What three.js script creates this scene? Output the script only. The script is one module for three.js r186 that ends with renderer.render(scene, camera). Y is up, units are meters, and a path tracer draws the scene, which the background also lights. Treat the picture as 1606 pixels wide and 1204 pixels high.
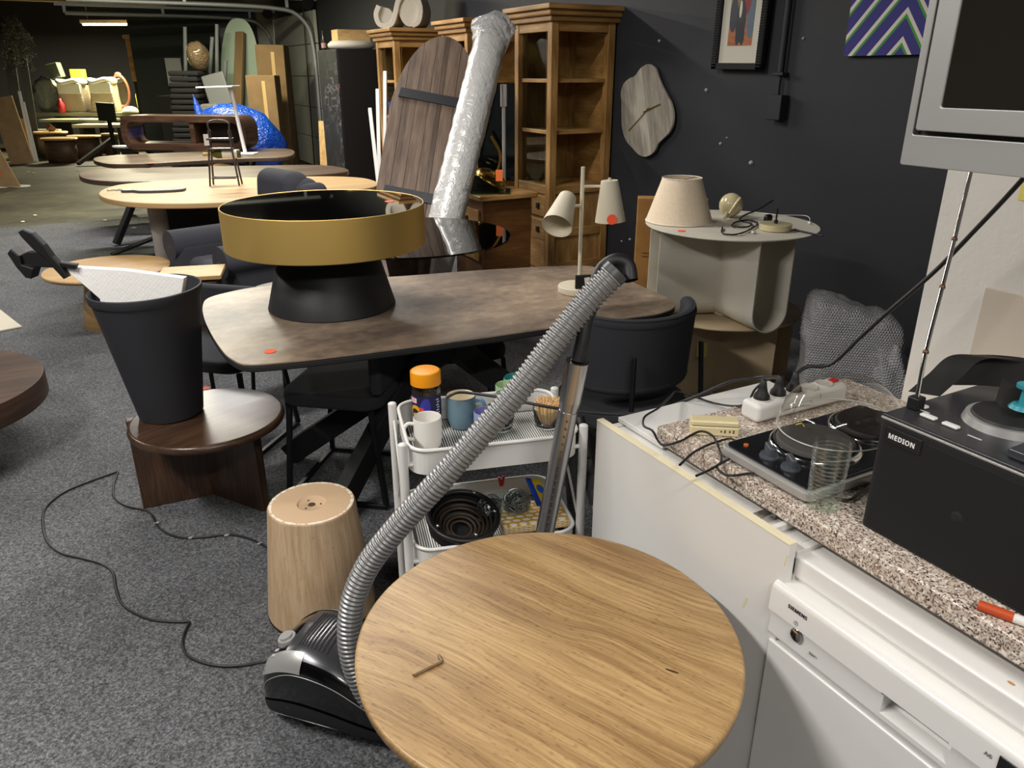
import * as THREE from 'three';
import { RoundedBoxGeometry } from 'three/addons/geometries/RoundedBoxGeometry.js';
import { mergeGeometries, mergeVertices } from 'three/addons/utils/BufferGeometryUtils.js';
import { RectAreaLightUniformsLib } from 'three/addons/lights/RectAreaLightUniformsLib.js';
import { FontLoader } from 'three/addons/loaders/FontLoader.js';
import { TextGeometry } from 'three/addons/geometries/TextGeometry.js';

// ---------------------------------------------------------------- camera, light, exposure
const scene = new THREE.Scene();
scene.background = new THREE.Color(0x000000);
const FOCAL = 1207, EYE = 1.65, PITCH = 22.0 * Math.PI / 180, YAW = 28.5 * Math.PI / 180;
const camera = new THREE.PerspectiveCamera(2 * Math.atan(602 / FOCAL) * 180 / Math.PI, 1606 / 1204, 0.05, 80);
camera.position.set(0, EYE, 0);
const cp = Math.cos(PITCH), sp = Math.sin(PITCH), ca = Math.cos(YAW), sa = Math.sin(YAW);
camera.lookAt(sa * cp, EYE - sp, -ca * cp);
const renderer = new THREE.WebGLRenderer({ antialias: true });
renderer.toneMapping = THREE.LinearToneMapping;
renderer.toneMappingExposure = 2.55;
renderer.shadowMap.enabled = true;
RectAreaLightUniformsLib.init();
// ceiling lamps of the place: [x, y, z, length, turned, strength, colour]
const LAMPS = [
  [-1.35, 3.05, -1.75, 1.5, 0, 66, 0xfffaf4],
  [0.1, 3.05, 1.1, 1.5, 1, 44, 0xfffaf4],
  [1.9, 3.05, -7.4, 1.5, 1, 38, 0xfffaf4],
  [1.0, 3.05, -4.3, 1.5, 1, 42, 0xfffaf4],
  [-2.6, 3.05, -6.4, 1.5, 0, 44, 0xfffaf4],
  [0.85, 3.05, -9.6, 1.5, 1, 88, 0xfffaf4],
];
const FAR_LAMP = [260, 0xfaf3cc];

// ---------------------------------------------------------------- helpers
const D2R = Math.PI / 180, PI = Math.PI;
let seed = 7;
function rnd() { seed = (seed * 1664525 + 1013904223) >>> 0; return seed / 4294967296; }
function rr(a, b) { return a + (b - a) * rnd(); }
const V = (x, y, z) => new THREE.Vector3(x, y, z);
// photo pixel -> point at horizontal depth d
function pt(px, py, d) {
  const k = (602 - py) / FOCAL, q = d * (sp - k * cp) / (cp + k * sp), D = d * cp + q * sp, l = D * (px - 803) / FOCAL;
  return V(d * sa + l * ca, EYE - q, -d * ca + l * sa);
}
function ray(px, py) {
  const a = (px - 803) / FOCAL, b = (602 - py) / FOCAL;
  return V(ca * a + sa * cp + b * sa * sp, -sp + b * cp, sa * a - ca * cp - b * ca * sp);
}
function atY(px, py, y) { const d = ray(px, py), t = (y - EYE) / d.y; return V(d.x * t, y, d.z * t); }
function atX(px, py, x) { const d = ray(px, py), t = x / d.x; return V(x, EYE + d.y * t, d.z * t); }
function atD(px, py, D) { const d = ray(px, py); return V(d.x * D, EYE + d.y * D, d.z * D); }
// point standing on height y at column px and horizontal depth d
function on(px, y, d) { const D = d * cp + (EYE - y) * sp, l = D * (px - 803) / FOCAL; return V(d * sa + l * ca, y, -d * ca + l * sa); }
const taken = {};
function numbered(n) { if (!(n in taken)) { taken[n] = 0; return n; } taken[n]++; return n + '_' + String(taken[n]).padStart(3, '0'); }
function meta(o, label, category, group, kind) { if (label) o.userData.label = label; if (category) o.userData.category = category; if (group) o.userData.group = group; if (kind) o.userData.kind = kind; return o; }
function thing(name, label, category, p = [0, 0, 0], ry = 0, group) {
  const o = new THREE.Group(); o.name = numbered(name); scene.add(o);
  if (p.isVector3) o.position.copy(p); else o.position.set(...p);
  o.rotation.y = ry; return meta(o, label, category, group);
}
function add(name, geo, mat, parent = scene, p, r) {
  const m = new THREE.Mesh(geo, mat); m.name = parent === scene ? numbered(name) : name;
  if (p) { if (p.isVector3) m.position.copy(p); else m.position.set(...p); }
  if (r) m.rotation.set(...r);
  m.castShadow = m.receiveShadow = true; parent.add(m); return m;
}
function solo(name, label, category, geo, mat, p, r, group) { return meta(add(name, geo, mat, scene, p, r), label, category, group); }
function struct(name, geo, mat, p, parent = scene) { const m = add(name, geo, mat, parent, p); if (parent === scene) { m.name = name; m.userData.kind = 'structure'; } return m; }
function box(w, h, d, r = 0.004, s = 2) { r = Math.min(r, w / 2.01, h / 2.01, d / 2.01); return r > 0 ? new RoundedBoxGeometry(w, h, d, s, r) : new THREE.BoxGeometry(w, h, d); }
function cyl(rt, rb, h, n = 32, open = false) { return new THREE.CylinderGeometry(rt, rb, h, n, 1, open); }
function moved(g, x = 0, y = 0, z = 0, rx = 0, ry = 0, rz = 0) { const m = new THREE.Matrix4().makeRotationFromEuler(new THREE.Euler(rx, ry, rz)); m.setPosition(x, y, z); g.applyMatrix4(m); return g; }
function merge(list) {
  return mergeGeometries(list.map(g => { g = g.index ? g.toNonIndexed() : g; for (const k of Object.keys(g.attributes)) if (!['position', 'normal', 'uv'].includes(k)) g.deleteAttribute(k); return g; }));
}
function lathe(pts, n = 48) { return new THREE.LatheGeometry(pts.map(p => new THREE.Vector2(p[0], p[1])), n); }
function tube(pts, r, seg = 60, rad = 8, closed = false) { return new THREE.TubeGeometry(new THREE.CatmullRomCurve3(pts, closed, 'centripetal'), seg, r, rad, closed); }
function bar(a, b, r, n = 12, r2 = r) { // rod between two points
  const d = b.clone().sub(a), g = new THREE.CylinderGeometry(r2, r, d.length(), n); g.translate(0, d.length() / 2, 0);
  g.applyQuaternion(new THREE.Quaternion().setFromUnitVectors(V(0, 1, 0), d.clone().normalize())); g.translate(a.x, a.y, a.z); return g;
}
function plank(a, b, w, t, bev = 0.003) { // square bar between two points; w across the horizontal, t thickness
  const d = b.clone().sub(a), L = d.length(), g = box(w, t, L, bev, 1);
  const m = new THREE.Matrix4().lookAt(b, a, Math.abs(d.y / L) > 0.99 ? V(1, 0, 0) : V(0, 1, 0)); g.applyMatrix4(m); const c = a.clone().add(b).multiplyScalar(0.5); g.translate(c.x, c.y, c.z); return g;
}
function slab(points, h, bev = 0.004) { // horizontal outline [[x,z]...] with thickness h, top at y = 0
  const s = new THREE.Shape(points.map(p => new THREE.Vector2(p[0], -p[1])));
  const g = new THREE.ExtrudeGeometry(s, { depth: h - 2 * bev, bevelEnabled: bev > 0, bevelThickness: bev, bevelSize: bev, bevelOffset: -bev, bevelSegments: 2, curveSegments: 24 });
  g.rotateX(-PI / 2); g.translate(0, -h + bev, 0); return g;
}
function smooth(points, n = 10) { const c = new THREE.CatmullRomCurve3(points.map(p => V(p[0], 0, p[1])), true, 'centripetal'); return c.getPoints(points.length * n).slice(0, -1).map(p => [p.x, p.z]); }
function oval(a, b, e = 2, n = 72) { const o = []; for (let i = 0; i < n; i++) { const t = i / n * 2 * PI, c = Math.cos(t), s = Math.sin(t); o.push([a * Math.sign(c) * Math.abs(c) ** (2 / e), b * Math.sign(s) * Math.abs(s) ** (2 / e)]); } return o; }
function rrect(w, d, r, n = 6) { const o = []; for (const [cx, cz, a0] of [[w / 2 - r, d / 2 - r, 0], [-w / 2 + r, d / 2 - r, PI / 2], [-w / 2 + r, -d / 2 + r, PI], [w / 2 - r, -d / 2 + r, 1.5 * PI]]) for (let i = 0; i <= n; i++) { const a = a0 + i / n * PI / 2; o.push([cx + r * Math.cos(a), cz + r * Math.sin(a)]); } return o; }
function grid(nu, nv, f, flip = false) { // surface from f(u, v), smooth normals
  const p = [], uv = [], ix = [];
  for (let j = 0; j <= nv; j++) for (let i = 0; i <= nu; i++) { const q = f(i / nu, j / nv); p.push(q.x, q.y, q.z); uv.push(i / nu, j / nv); }
  for (let j = 0; j < nv; j++) for (let i = 0; i < nu; i++) { const a = j * (nu + 1) + i, b = a + 1, c = a + nu + 1, d = c + 1; if (flip) ix.push(a, c, b, b, c, d); else ix.push(a, b, c, b, d, c); }
  const g = new THREE.BufferGeometry(); g.setAttribute('position', new THREE.Float32BufferAttribute(p, 3)); g.setAttribute('uv', new THREE.Float32BufferAttribute(uv, 2)); g.setIndex(ix); g.computeVertexNormals(); return g;
}
function metres(g, s = 1, rot = 0, ox = 0, oy = 0) { // box projected uv, s = metres per texture tile
  g = g.index ? g.toNonIndexed() : g; const p = g.attributes.position, n = g.attributes.normal, uv = new Float32Array(p.count * 2), c = Math.cos(rot), si = Math.sin(rot);
  for (let i = 0; i < p.count; i += 3) {
    let ax = 0, ay = 0, az = 0; for (let k = 0; k < 3; k++) { ax += Math.abs(n.getX(i + k)); ay += Math.abs(n.getY(i + k)); az += Math.abs(n.getZ(i + k)); }
    for (let k = 0; k < 3; k++) { const x = p.getX(i + k), y = p.getY(i + k), z = p.getZ(i + k); let u, v; if (ay >= ax && ay >= az) { u = x; v = z; } else if (ax >= az) { u = z; v = y; } else { u = x; v = y; } uv[(i + k) * 2] = (u * c - v * si + ox) / s; uv[(i + k) * 2 + 1] = (u * si + v * c + oy) / s; }
  }
  g.setAttribute('uv', new THREE.BufferAttribute(uv, 2)); return g;
}
// ---------------------------------------------------------------- procedural textures
function hash(x, y, s) { let h = (x * 374761393 + y * 668265263 + s * 974634777) | 0; h = Math.imul(h ^ (h >>> 13), 1274126177); return ((h ^ (h >>> 16)) >>> 0) / 4294967296; }
function vn(x, y, px, py, s) { // periodic value noise
  const x0 = Math.floor(x), y0 = Math.floor(y), fx = x - x0, fy = y - y0, u = fx * fx * (3 - 2 * fx), v = fy * fy * (3 - 2 * fy);
  const m = (a, n) => ((a % n) + n) % n, xa = m(x0, px), xb = m(x0 + 1, px), ya = m(y0, py), yb = m(y0 + 1, py);
  return (hash(xa, ya, s) * (1 - u) + hash(xb, ya, s) * u) * (1 - v) + (hash(xa, yb, s) * (1 - u) + hash(xb, yb, s) * u) * v;
}
function fbm(u, v, fx, fy, oct, s) { let a = 0.5, t = 0, w = 0; for (let i = 0; i < oct; i++) { t += a * vn(u * fx, v * fy, fx, fy, s + i * 17); w += a; a *= 0.55; fx *= 2; fy *= 2; } return t / w; }
function tex(n, f, srgb = true) { // f(u,v) -> [r,g,b] 0..255 (or a number)
  const d = new Uint8Array(n * n * 4); for (let j = 0; j < n; j++) for (let i = 0; i < n; i++) { const c = f(i / n, j / n), k = (j * n + i) * 4; if (typeof c === 'number') d[k] = d[k + 1] = d[k + 2] = Math.max(0, Math.min(255, c)); else for (let q = 0; q < 3; q++) d[k + q] = Math.max(0, Math.min(255, c[q])); d[k + 3] = 255; }
  const t = new THREE.DataTexture(d, n, n); t.wrapS = t.wrapT = THREE.RepeatWrapping; t.magFilter = THREE.LinearFilter; t.minFilter = THREE.LinearMipmapLinearFilter; t.generateMipmaps = true; if (srgb) t.colorSpace = THREE.SRGBColorSpace; t.needsUpdate = true; return t;
}
const mixc = (a, b, t) => [a[0] + (b[0] - a[0]) * t, a[1] + (b[1] - a[1]) * t, a[2] + (b[2] - a[2]) * t];
const hexc = h => [(h >> 16) & 255, (h >> 8) & 255, h & 255];
const clamp01 = t => Math.max(0, Math.min(1, t));
function wood(dark, light, s, { n = 512, bands = 7, fine = 90, wob = 0.05, boards = 0, knots = 0, pores = 0 } = {}) { // grain runs along u
  dark = hexc(dark); light = hexc(light);
  return tex(n, (u, v) => {
    const w = v + wob * (fbm(u, v, 2, 3, 3, s) - 0.5) + 0.5 * wob * (fbm(u, v, 4, 6, 2, s + 5) - 0.5);
    let t = 0.55 * fbm(u, w, 2, bands, 4, s + 1) + 0.3 * fbm(u, w, 3, fine, 2, s + 2) + 0.15 * fbm(u, v, 12, fine * 2, 1, s + 3);
    if (pores) { const q = vn(u * 70, v * 420, 70, 420, s + 21); if (q > 0.72) t -= (q - 0.72) * pores; t += 0.16 * (fbm(u, v, 5, 7, 3, s + 22) - 0.5); }
    if (knots) { const k = vn(u * 3, v * 4, 3, 4, s + 9); if (k > 0.8) t -= (k - 0.8) * knots; }
    if (boards) t += 0.34 * (hash(Math.floor(v * boards), 3, s) - 0.5);
    return mixc(dark, light, clamp01((t - 0.5) * 2.1 + 0.5));
  });
}
function canvas(w, h, draw) { const c = document.createElement('canvas'); c.width = w; c.height = h; const x = c.getContext('2d'); draw(x, w, h); const t = new THREE.CanvasTexture(c); t.colorSpace = THREE.SRGBColorSpace; return t; }
function mat(color, roughness = 0.6, metalness = 0, extra = {}) { return new THREE.MeshStandardMaterial({ color, roughness, metalness, ...extra }); }
function phys(color, roughness, extra = {}) { return new THREE.MeshPhysicalMaterial({ color, roughness, ...extra }); }
function clear(color = 0xffffff, roughness = 0.02, extra = {}) { return new THREE.MeshPhysicalMaterial({ color, roughness, transmission: 1, thickness: 0, ior: 1.45, ...extra }); }
const T = {
  carpet: tex(1024, (u, v) => { const a = hash(Math.floor(u * 400), Math.floor(v * 400), 1), b = vn(u * 200, v * 200, 200, 200, 2), c = fbm(u, v, 5, 5, 4, 3); const g = 38 + 104 * (a * 0.5 + b * 0.5) + 24 * (c - 0.5); return [g * 0.985, g, g * 1.03]; }),
  carpetBump: tex(512, (u, v) => 255 * (0.5 * vn(u * 256, v * 256, 256, 256, 4) + 0.5 * vn(u * 90, v * 90, 90, 90, 5)), false),
  concrete: tex(512, (u, v) => { const a = fbm(u, v, 4, 4, 6, 21), b = fbm(u, v, 30, 30, 3, 22); const g = 78 + 80 * (a - 0.5) + 24 * (b - 0.5); return [g * 1.06, g * 1.02, g * 0.86]; }),
  paint: tex(512, (u, v) => 120 + 90 * (fbm(u, v, 60, 60, 4, 31) - 0.5), false),
  granite: tex(1024, (u, v) => { const a = vn(u * 150, v * 210, 150, 210, 41), b = vn(u * 230, v * 160, 230, 160, 42), c = vn(u * 90, v * 90, 90, 90, 43), f = 0.6 * vn(u * 330, v * 330, 330, 330, 44) + 0.4 * c; let g = [204, 192, 178]; if (a > 0.6) g = mixc(g, [132, 112, 100], clamp01((a - 0.6) * 7)); if (b > 0.68) g = mixc(g, [58, 50, 48], clamp01((b - 0.68) * 9)); if (c < 0.3) g = mixc(g, [232, 224, 214], clamp01((0.3 - c) * 6)); return mixc(g, [170, 142, 128], clamp01((f - 0.6) * 3)); }),
  mango: wood(0x7c5e3a, 0xb99a6a, 51, { n: 1024, bands: 22, fine: 240, wob: 0.1, boards: 0, knots: 1.2, pores: 0.7 }),
  dining: tex(1024, (u, v) => { const a = fbm(u, v, 4, 6, 5, 61), b = fbm(u, v, 18, 44, 4, 62), c = fbm(u, v, 60, 60, 3, 63); return mixc([92, 79, 69], [166, 146, 124], clamp01((0.55 * a + 0.25 * b + 0.2 * c - 0.5) * 2.3 + 0.5)); }),
  oak: wood(0xc9a878, 0xe0c59a, 71, { bands: 6, fine: 120, wob: 0.03 }),
  walnut: wood(0x55453a, 0x8f7c6c, 81, { n: 512, bands: 8, fine: 70, wob: 0.05, boards: 7 }),
  dark: wood(0x2e1f15, 0x584030, 91, { bands: 7, fine: 80, wob: 0.06 }),
  teak: wood(0x86602f, 0xbc925a, 101, { bands: 6, fine: 70, wob: 0.07, knots: 2 }),
  gray: wood(0x8e867a, 0xd2cabb, 111, { bands: 7, fine: 60, wob: 0.02, boards: 6 }),
  plain: wood(0xb08850, 0xd8b880, 121, { bands: 6, fine: 60 }),
  travertine: tex(512, (u, v) => { const a = fbm(u, v, 40, 3, 4, 131), b = fbm(u, v, 160, 10, 3, 132); let g = mixc([168, 140, 108], [206, 180, 148], clamp01((0.6 * a + 0.4 * b - 0.5) * 1.8 + 0.5)); const p = vn(u * 220, v * 40, 220, 40, 133); return p > 0.88 ? mixc(g, [130, 104, 78], (p - 0.88) * 5) : g; }),
  fabric: tex(256, (u, v) => 128 + 60 * Math.sin(u * 2 * PI * 60) * Math.sin(v * 2 * PI * 60) + 80 * (vn(u * 100, v * 100, 100, 100, 141) - 0.5), false),
  linen: tex(256, (u, v) => { const a = vn(u * 120, v * 12, 120, 12, 151), b = vn(u * 12, v * 120, 12, 120, 152); const g = 234 + 16 * (a - 0.5) + 16 * (b - 0.5); return [g, g * 0.965, g * 0.9]; }),
  brass: tex(256, (u, v) => 90 + 60 * vn(u * 6, v * 200, 6, 200, 161), false),
  bubbles: tex(512, (u, v) => { const x = u * 40, y = v * 40, o = Math.floor(y) % 2 ? 0.5 : 0, dx = (x + o) % 1 - 0.5, dy = y % 1 - 0.5, d = Math.sqrt(dx * dx + dy * dy); return d < 0.42 ? 60 + 195 * Math.sqrt(1 - (d / 0.42) ** 2) : 60; }, false),
  crinkle: tex(512, (u, v) => 255 * (1 - Math.abs(2 * fbm(u, v, 10, 10, 5, 171) - 1)), false),
  card: tex(256, (u, v) => { const g = fbm(u, v, 8, 8, 4, 181); return mixc([150, 122, 88], [178, 148, 110], g); }),
  chalk: tex(512, (u, v) => { const a = fbm(u + 0.05 * fbm(u, v, 6, 6, 2, 193), v, 9, 14, 5, 191), r = Math.abs(2 * a - 1); return mixc([18, 18, 20], [120, 120, 122], clamp01(0.16 - r) * 5 * clamp01((fbm(u, v, 3, 3, 2, 192) - 0.35) * 2.5)); }),
};
function rough(t, s) { const c = t.clone(); c.repeat.set(s, s); c.needsUpdate = true; return c; }
const M = {
  carpet: mat(0xffffff, 0.95, 0, { map: T.carpet, bumpMap: T.carpetBump, bumpScale: 0.003, vertexColors: true }),
  concrete: mat(0xffffff, 0.6, 0, { map: T.concrete, vertexColors: true }),
  wallDark: mat(0x2a2c31, 0.62, 0, { bumpMap: T.paint, bumpScale: 0.0012 }),
  ceiling: mat(0x2c2c2d, 0.9), beam: mat(0x6a5a40, 0.8), wallWhite: mat(0xe4e0d8, 0.7, 0, { bumpMap: T.paint, bumpScale: 0.002 }),
  white: mat(0xdddcd8, 0.35), whiteGloss: phys(0xe2e1de, 0.25, { clearcoat: 0.4 }), cream: mat(0xd8cfa8, 0.5), edgeCream: mat(0xe6dcbc, 0.5),
  black: mat(0x121214, 0.45), blackMatte: mat(0x17181a, 0.75), blackGloss: phys(0x08080a, 0.18, { clearcoat: 0.8, clearcoatRoughness: 0.08 }),
  rubber: mat(0x141414, 0.55), cable: mat(0x1a1a1b, 0.45), whiteCable: mat(0xe4e2dc, 0.45),
  chrome: mat(0xcfcfcf, 0.12, 1), steel: mat(0xb9b9b9, 0.28, 1), stainless: mat(0xb4b3b1, 0.42, 0.5), galv: mat(0xb8bcc0, 0.5, 0.25), silver: mat(0xb4b4b2, 0.35, 0.55), hose: mat(0x8a8a8a, 0.34, 0.45),
  granite: mat(0xffffff, 0.3, 0, { map: T.granite }), mango: mat(0xffffff, 0.42, 0, { map: T.mango }), dining: mat(0xffffff, 0.42, 0, { map: T.dining }),
  walnutTop: mat(0xb4aaa0, 0.42, 0, { map: T.walnut }), oak: mat(0xe2d8c6, 0.55, 0, { map: T.oak }), walnut: mat(0xe8e4e0, 0.5, 0, { map: T.walnut }), darkwood: mat(0xffffff, 0.3, 0, { map: T.dark }), teak: mat(0xffffff, 0.5, 0, { map: T.teak }), teakDark: mat(0xa8947c, 0.5, 0, { map: T.teak }),
  graywood: mat(0xffffff, 0.6, 0, { map: T.gray }), plainwood: mat(0xffffff, 0.6, 0, { map: T.plain }),
  darkMatte: mat(0xffffff, 0.62, 0, { map: T.dark }), travertine: mat(0xffffff, 0.5, 0, { map: T.travertine }), travTop: mat(0xc8aa88, 0.75), chip: mat(0xe6dccb, 0.8),
  fabricGray: mat(0x3a3b42, 0.95, 0, { bumpMap: T.fabric, bumpScale: 0.001 }), fabricDark: mat(0x2b2d32, 0.95, 0, { bumpMap: T.fabric, bumpScale: 0.001 }), boucle: mat(0xcfc8b8, 0.95, 0, { bumpMap: T.fabric, bumpScale: 0.003 }),
  linen: phys(0xffffff, 0.9, { map: T.linen }), brass: mat(0xcbab62, 0.52, 0.75), brassLine: mat(0xc8b070, 0.3, 1),
  greige: mat(0xd2cdbe, 0.6), taupe: mat(0xb8a484, 0.6), paleGray: mat(0xc4c0b4, 0.6), beige: mat(0xd6cdb6, 0.55), creamGloss: phys(0xd9cba0, 0.2, { clearcoat: 0.6 }),
  sticker: mat(0xff5a2c, 0.6), card: mat(0xffffff, 0.85, 0, { map: T.card }), cardOld: mat(0xb8b4a8, 0.85, 0, { map: T.card }), cardYellow: mat(0xffe2a8, 0.85, 0, { map: T.card }), foam: mat(0xf2f1ee, 0.9, 0, { bumpMap: T.fabric, bumpScale: 0.002 }),
  binBlack: mat(0x25262b, 0.62), smoke: clear(0x6a625c, 0.02), wrap: phys(0xf0f0f2, 0.22, { metalness: 0.1, bumpMap: T.bubbles, bumpScale: 0.008, clearcoat: 0.4 }), foil: phys(0xcacac8, 0.26, { metalness: 0.1, bumpMap: T.crinkle, bumpScale: 0.005, clearcoat: 0.6 }),
  film: clear(0xe8eeee, 0.16), glass: clear(0xf4faf6, 0.01), bluePlastic: phys(0x123f9c, 0.25, { bumpMap: T.crinkle, bumpScale: 0.02 }), bag: mat(0xd8d6cc, 0.6), redItem: mat(0x9a1a22, 0.5), yellow: mat(0xd8c23a, 0.6), orange: mat(0xd07a20, 0.6),
  doorPanel: mat(0xb4b6b0, 0.6), chalk: mat(0xffffff, 0.6, 0, { map: T.chalk }), mirror: mat(0xaab0b0, 0.03, 1), leaf: mat(0x6c6e56, 0.85), twig: mat(0x4c4436, 0.9), gold: mat(0xc9a24a, 0.25, 1),
};
function noiseColors(g, f) { const p = g.attributes.position, c = new Float32Array(p.count * 3); for (let i = 0; i < p.count; i++) { const k = f(p.getX(i), p.getY(i), p.getZ(i)); c[i * 3] = k[0]; c[i * 3 + 1] = k[1]; c[i * 3 + 2] = k[2]; } g.setAttribute('color', new THREE.BufferAttribute(c, 3)); return g; }
function sticker(parent, x, y, z, r = 0.022, rot) { return add('price_sticker', cyl(r, r, 0.0012, 20), M.sticker, parent, [x, y, z], rot); }
const fontBold = await new FontLoader().loadAsync('fonts/droid/droid_sans_bold.typeface.json');
const fontSerif = await new FontLoader().loadAsync('fonts/droid/droid_serif_bold.typeface.json');
function text(str, size, font = fontBold, depth = 0.0006) { const g = new TextGeometry(str, { font, size, depth, curveSegments: 4, bevelEnabled: false }); g.computeBoundingBox(); return g; }

// ---------------------------------------------------------------- the setting
{
  const g = metres(new THREE.BoxGeometry(10.6, 0.03, 13.9, 90, 1, 110), 1.25); g.translate(-1.3, -0.015, -3.65);
  noiseColors(g, (x, y, z) => { const k = 0.86 + 0.3 * (fbm((x + 8) / 24, (z + 20) / 24, 20, 20, 3, 201) - 0.5) + 0.12 * (fbm((x + 8) / 24, (z + 20) / 24, 90, 90, 2, 202) - 0.5); return [k, k, k]; });
  struct('floor', g, M.carpet);
  const c = metres(new THREE.BoxGeometry(14, 0.03, 13.6, 70, 1, 70), 3); c.translate(-2, -0.019, -17.4);
  noiseColors(c, (x, y, z) => { const k = 0.9 + 0.5 * (fbm((x + 12) / 24, (z + 26) / 24, 16, 16, 4, 203) - 0.5); return [k, k, k * 0.97]; });
  struct('floor_concrete', c, M.concrete);
  struct('ceiling', new THREE.BoxGeometry(14, 0.12, 28), M.ceiling, [-2, 3.35, -10.5]);
  struct('wall_right', metres(new THREE.BoxGeometry(0.15, 3.4, 23.4), 0.9), M.wallDark, [4.075, 1.65, -12.75]);
  struct('wall_left', new THREE.BoxGeometry(0.15, 3.4, 28), M.wallDark, [-6.6, 1.65, -10.5]);
  struct('wall_far', new THREE.BoxGeometry(14, 3.4, 0.15), mat(0x1a1b1d, 0.8), [-2, 1.65, -24.1]);
  struct('wall_behind', new THREE.BoxGeometry(14, 3.4, 0.15), mat(0xb4b0a8, 0.8), [-2, 1.65, 3.3]);
  struct('wall_return', new THREE.BoxGeometry(2.35, 3.4, 4.3), M.wallDark, [2.93, 1.65, 1.11]);
  // white kitchen wall with its edge where the dark paint starts
  const kw = struct('wall_kitchen', metres(new THREE.BoxGeometry(0.1, 3.4, 4.3, 1, 1, 1), 0.8), M.wallWhite, [1.7, 1.65, 1.09]);
  // wall tiles above the worktop
  const tm = mat(0xd8ccbc, 0.35), tile = box(0.006, 0.196, 0.098, 0.002, 1), tileW = box(0.006, 0.196, 0.3, 0.002, 1);
  for (let k = 0; k < 4; k++) add('tile', tileW, tm, kw, [-0.053, 1.131 - 1.65, -0.921 + 0.15 - 1.09 + k * 0.303]);
  for (let k = 0; k < 4; k++) add('tile', tileW, tm, kw, [-0.053, 0.931 - 1.65 + 0.0, -0.921 + 0.19 - 1.09 + k * 0.303]);
  // chips and wall plugs in the dark wall
  const wr = scene.getObjectByName('wall_right');
  for (const [px, py, s] of [[1034, 64, 5], [1108, 141, 6], [1130, 225, 5], [1178, 255, 7], [1260, 60, 4], [1140, 216, 3], [988, 375, 5], [975, 378, 4]]) { const p = atX(px, py, 3.998); add('wall_plug', new THREE.IcosahedronGeometry(s * 0.0024, 0), mat(0xbdbab2, 0.8), wr, [p.x - 4.075, p.y - 1.65, p.z + 12.75]); }
  // conduit with clip and socket box
  const a = atX(1237, 2, 3.97), b = atX(1224, 116, 3.97), c2 = atX(1219, 150, 3.97);
  const cd = thing('wall_conduit', 'dark painted conduit running down the dark wall to a small box', 'conduit', [3.97, 0, b.z]);
  add('pipe', merge([cyl(0.02, 0.02, 1.7, 16).translate(0, b.y + 0.85, 0), cyl(0.012, 0.012, b.y - c2.y, 12).translate(0, (b.y + c2.y) / 2, 0)]), M.wallDark, cd);
  add('clip', box(0.06, 0.02, 0.09, 0.006), M.wallDark, cd, [0, b.y, 0]);
  add('socket_box', box(0.07, 0.15, 0.11, 0.006), M.wallDark, cd, [-0.005, c2.y - 0.07, 0.015]);
}
// ceiling lamps
function tubeLamp(x, y, z, L, turned, I, col, label) {
  const t = thing('ceiling_lamp', label, 'lamp', [x, y, z], turned ? PI / 2 : 0);
  add('housing', box(0.16, 0.07, L, 0.01), M.white, t, [0, 0.045, 0]);
  add('tube_lamp', cyl(0.02, 0.02, L * 0.97, 16).rotateX(PI / 2), mat(0xffffff, 0.4, 0, { emissive: col, emissiveIntensity: 4 }), t, [0, -0.01, 0]);
  add('hanger', merge([cyl(0.006, 0.006, 3.29 - y - 0.08, 8).translate(0, (3.29 - y - 0.08) / 2 + 0.08, L * 0.4), cyl(0.006, 0.006, 3.29 - y - 0.08, 8).translate(0, (3.29 - y - 0.08) / 2 + 0.08, -L * 0.4)]), M.galv, t);
  const l = new THREE.RectAreaLight(col, I, 0.14, L); l.position.set(0, -0.035, 0); l.rotation.x = -PI / 2; t.add(l); l.name = 'light'; return t;
}
LAMPS.forEach((a, i) => tubeLamp(...a, ['white strip lamp hanging above the grey carpet walkway', 'white strip lamp hanging above the kitchen corner', 'white strip lamp hanging above the display cabinets', 'white strip lamp hanging above the glass table', 'white strip lamp hanging over the open carpet floor', 'white strip lamp hanging between the walnut tables and the black cabinet'][i]));
{ const a = pt(128, 37, 18.5), b = pt(236, 38, 18.5), L = a.distanceTo(b), c = a.clone().add(b).multiplyScalar(0.5);
  const t = tubeLamp(c.x, c.y, c.z, L, 0, FAR_LAMP[0], FAR_LAMP[1], 'glowing yellowish strip lamp above the cluttered back tables'); t.rotation.y = PI / 2 - YAW;
  tubeLamp(1.5, 3.05, -11.9, 1.5, 1, FAR_LAMP[0] * 0.42, FAR_LAMP[1], 'yellowish strip lamp above the concrete floor by the garage door'); }
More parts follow.
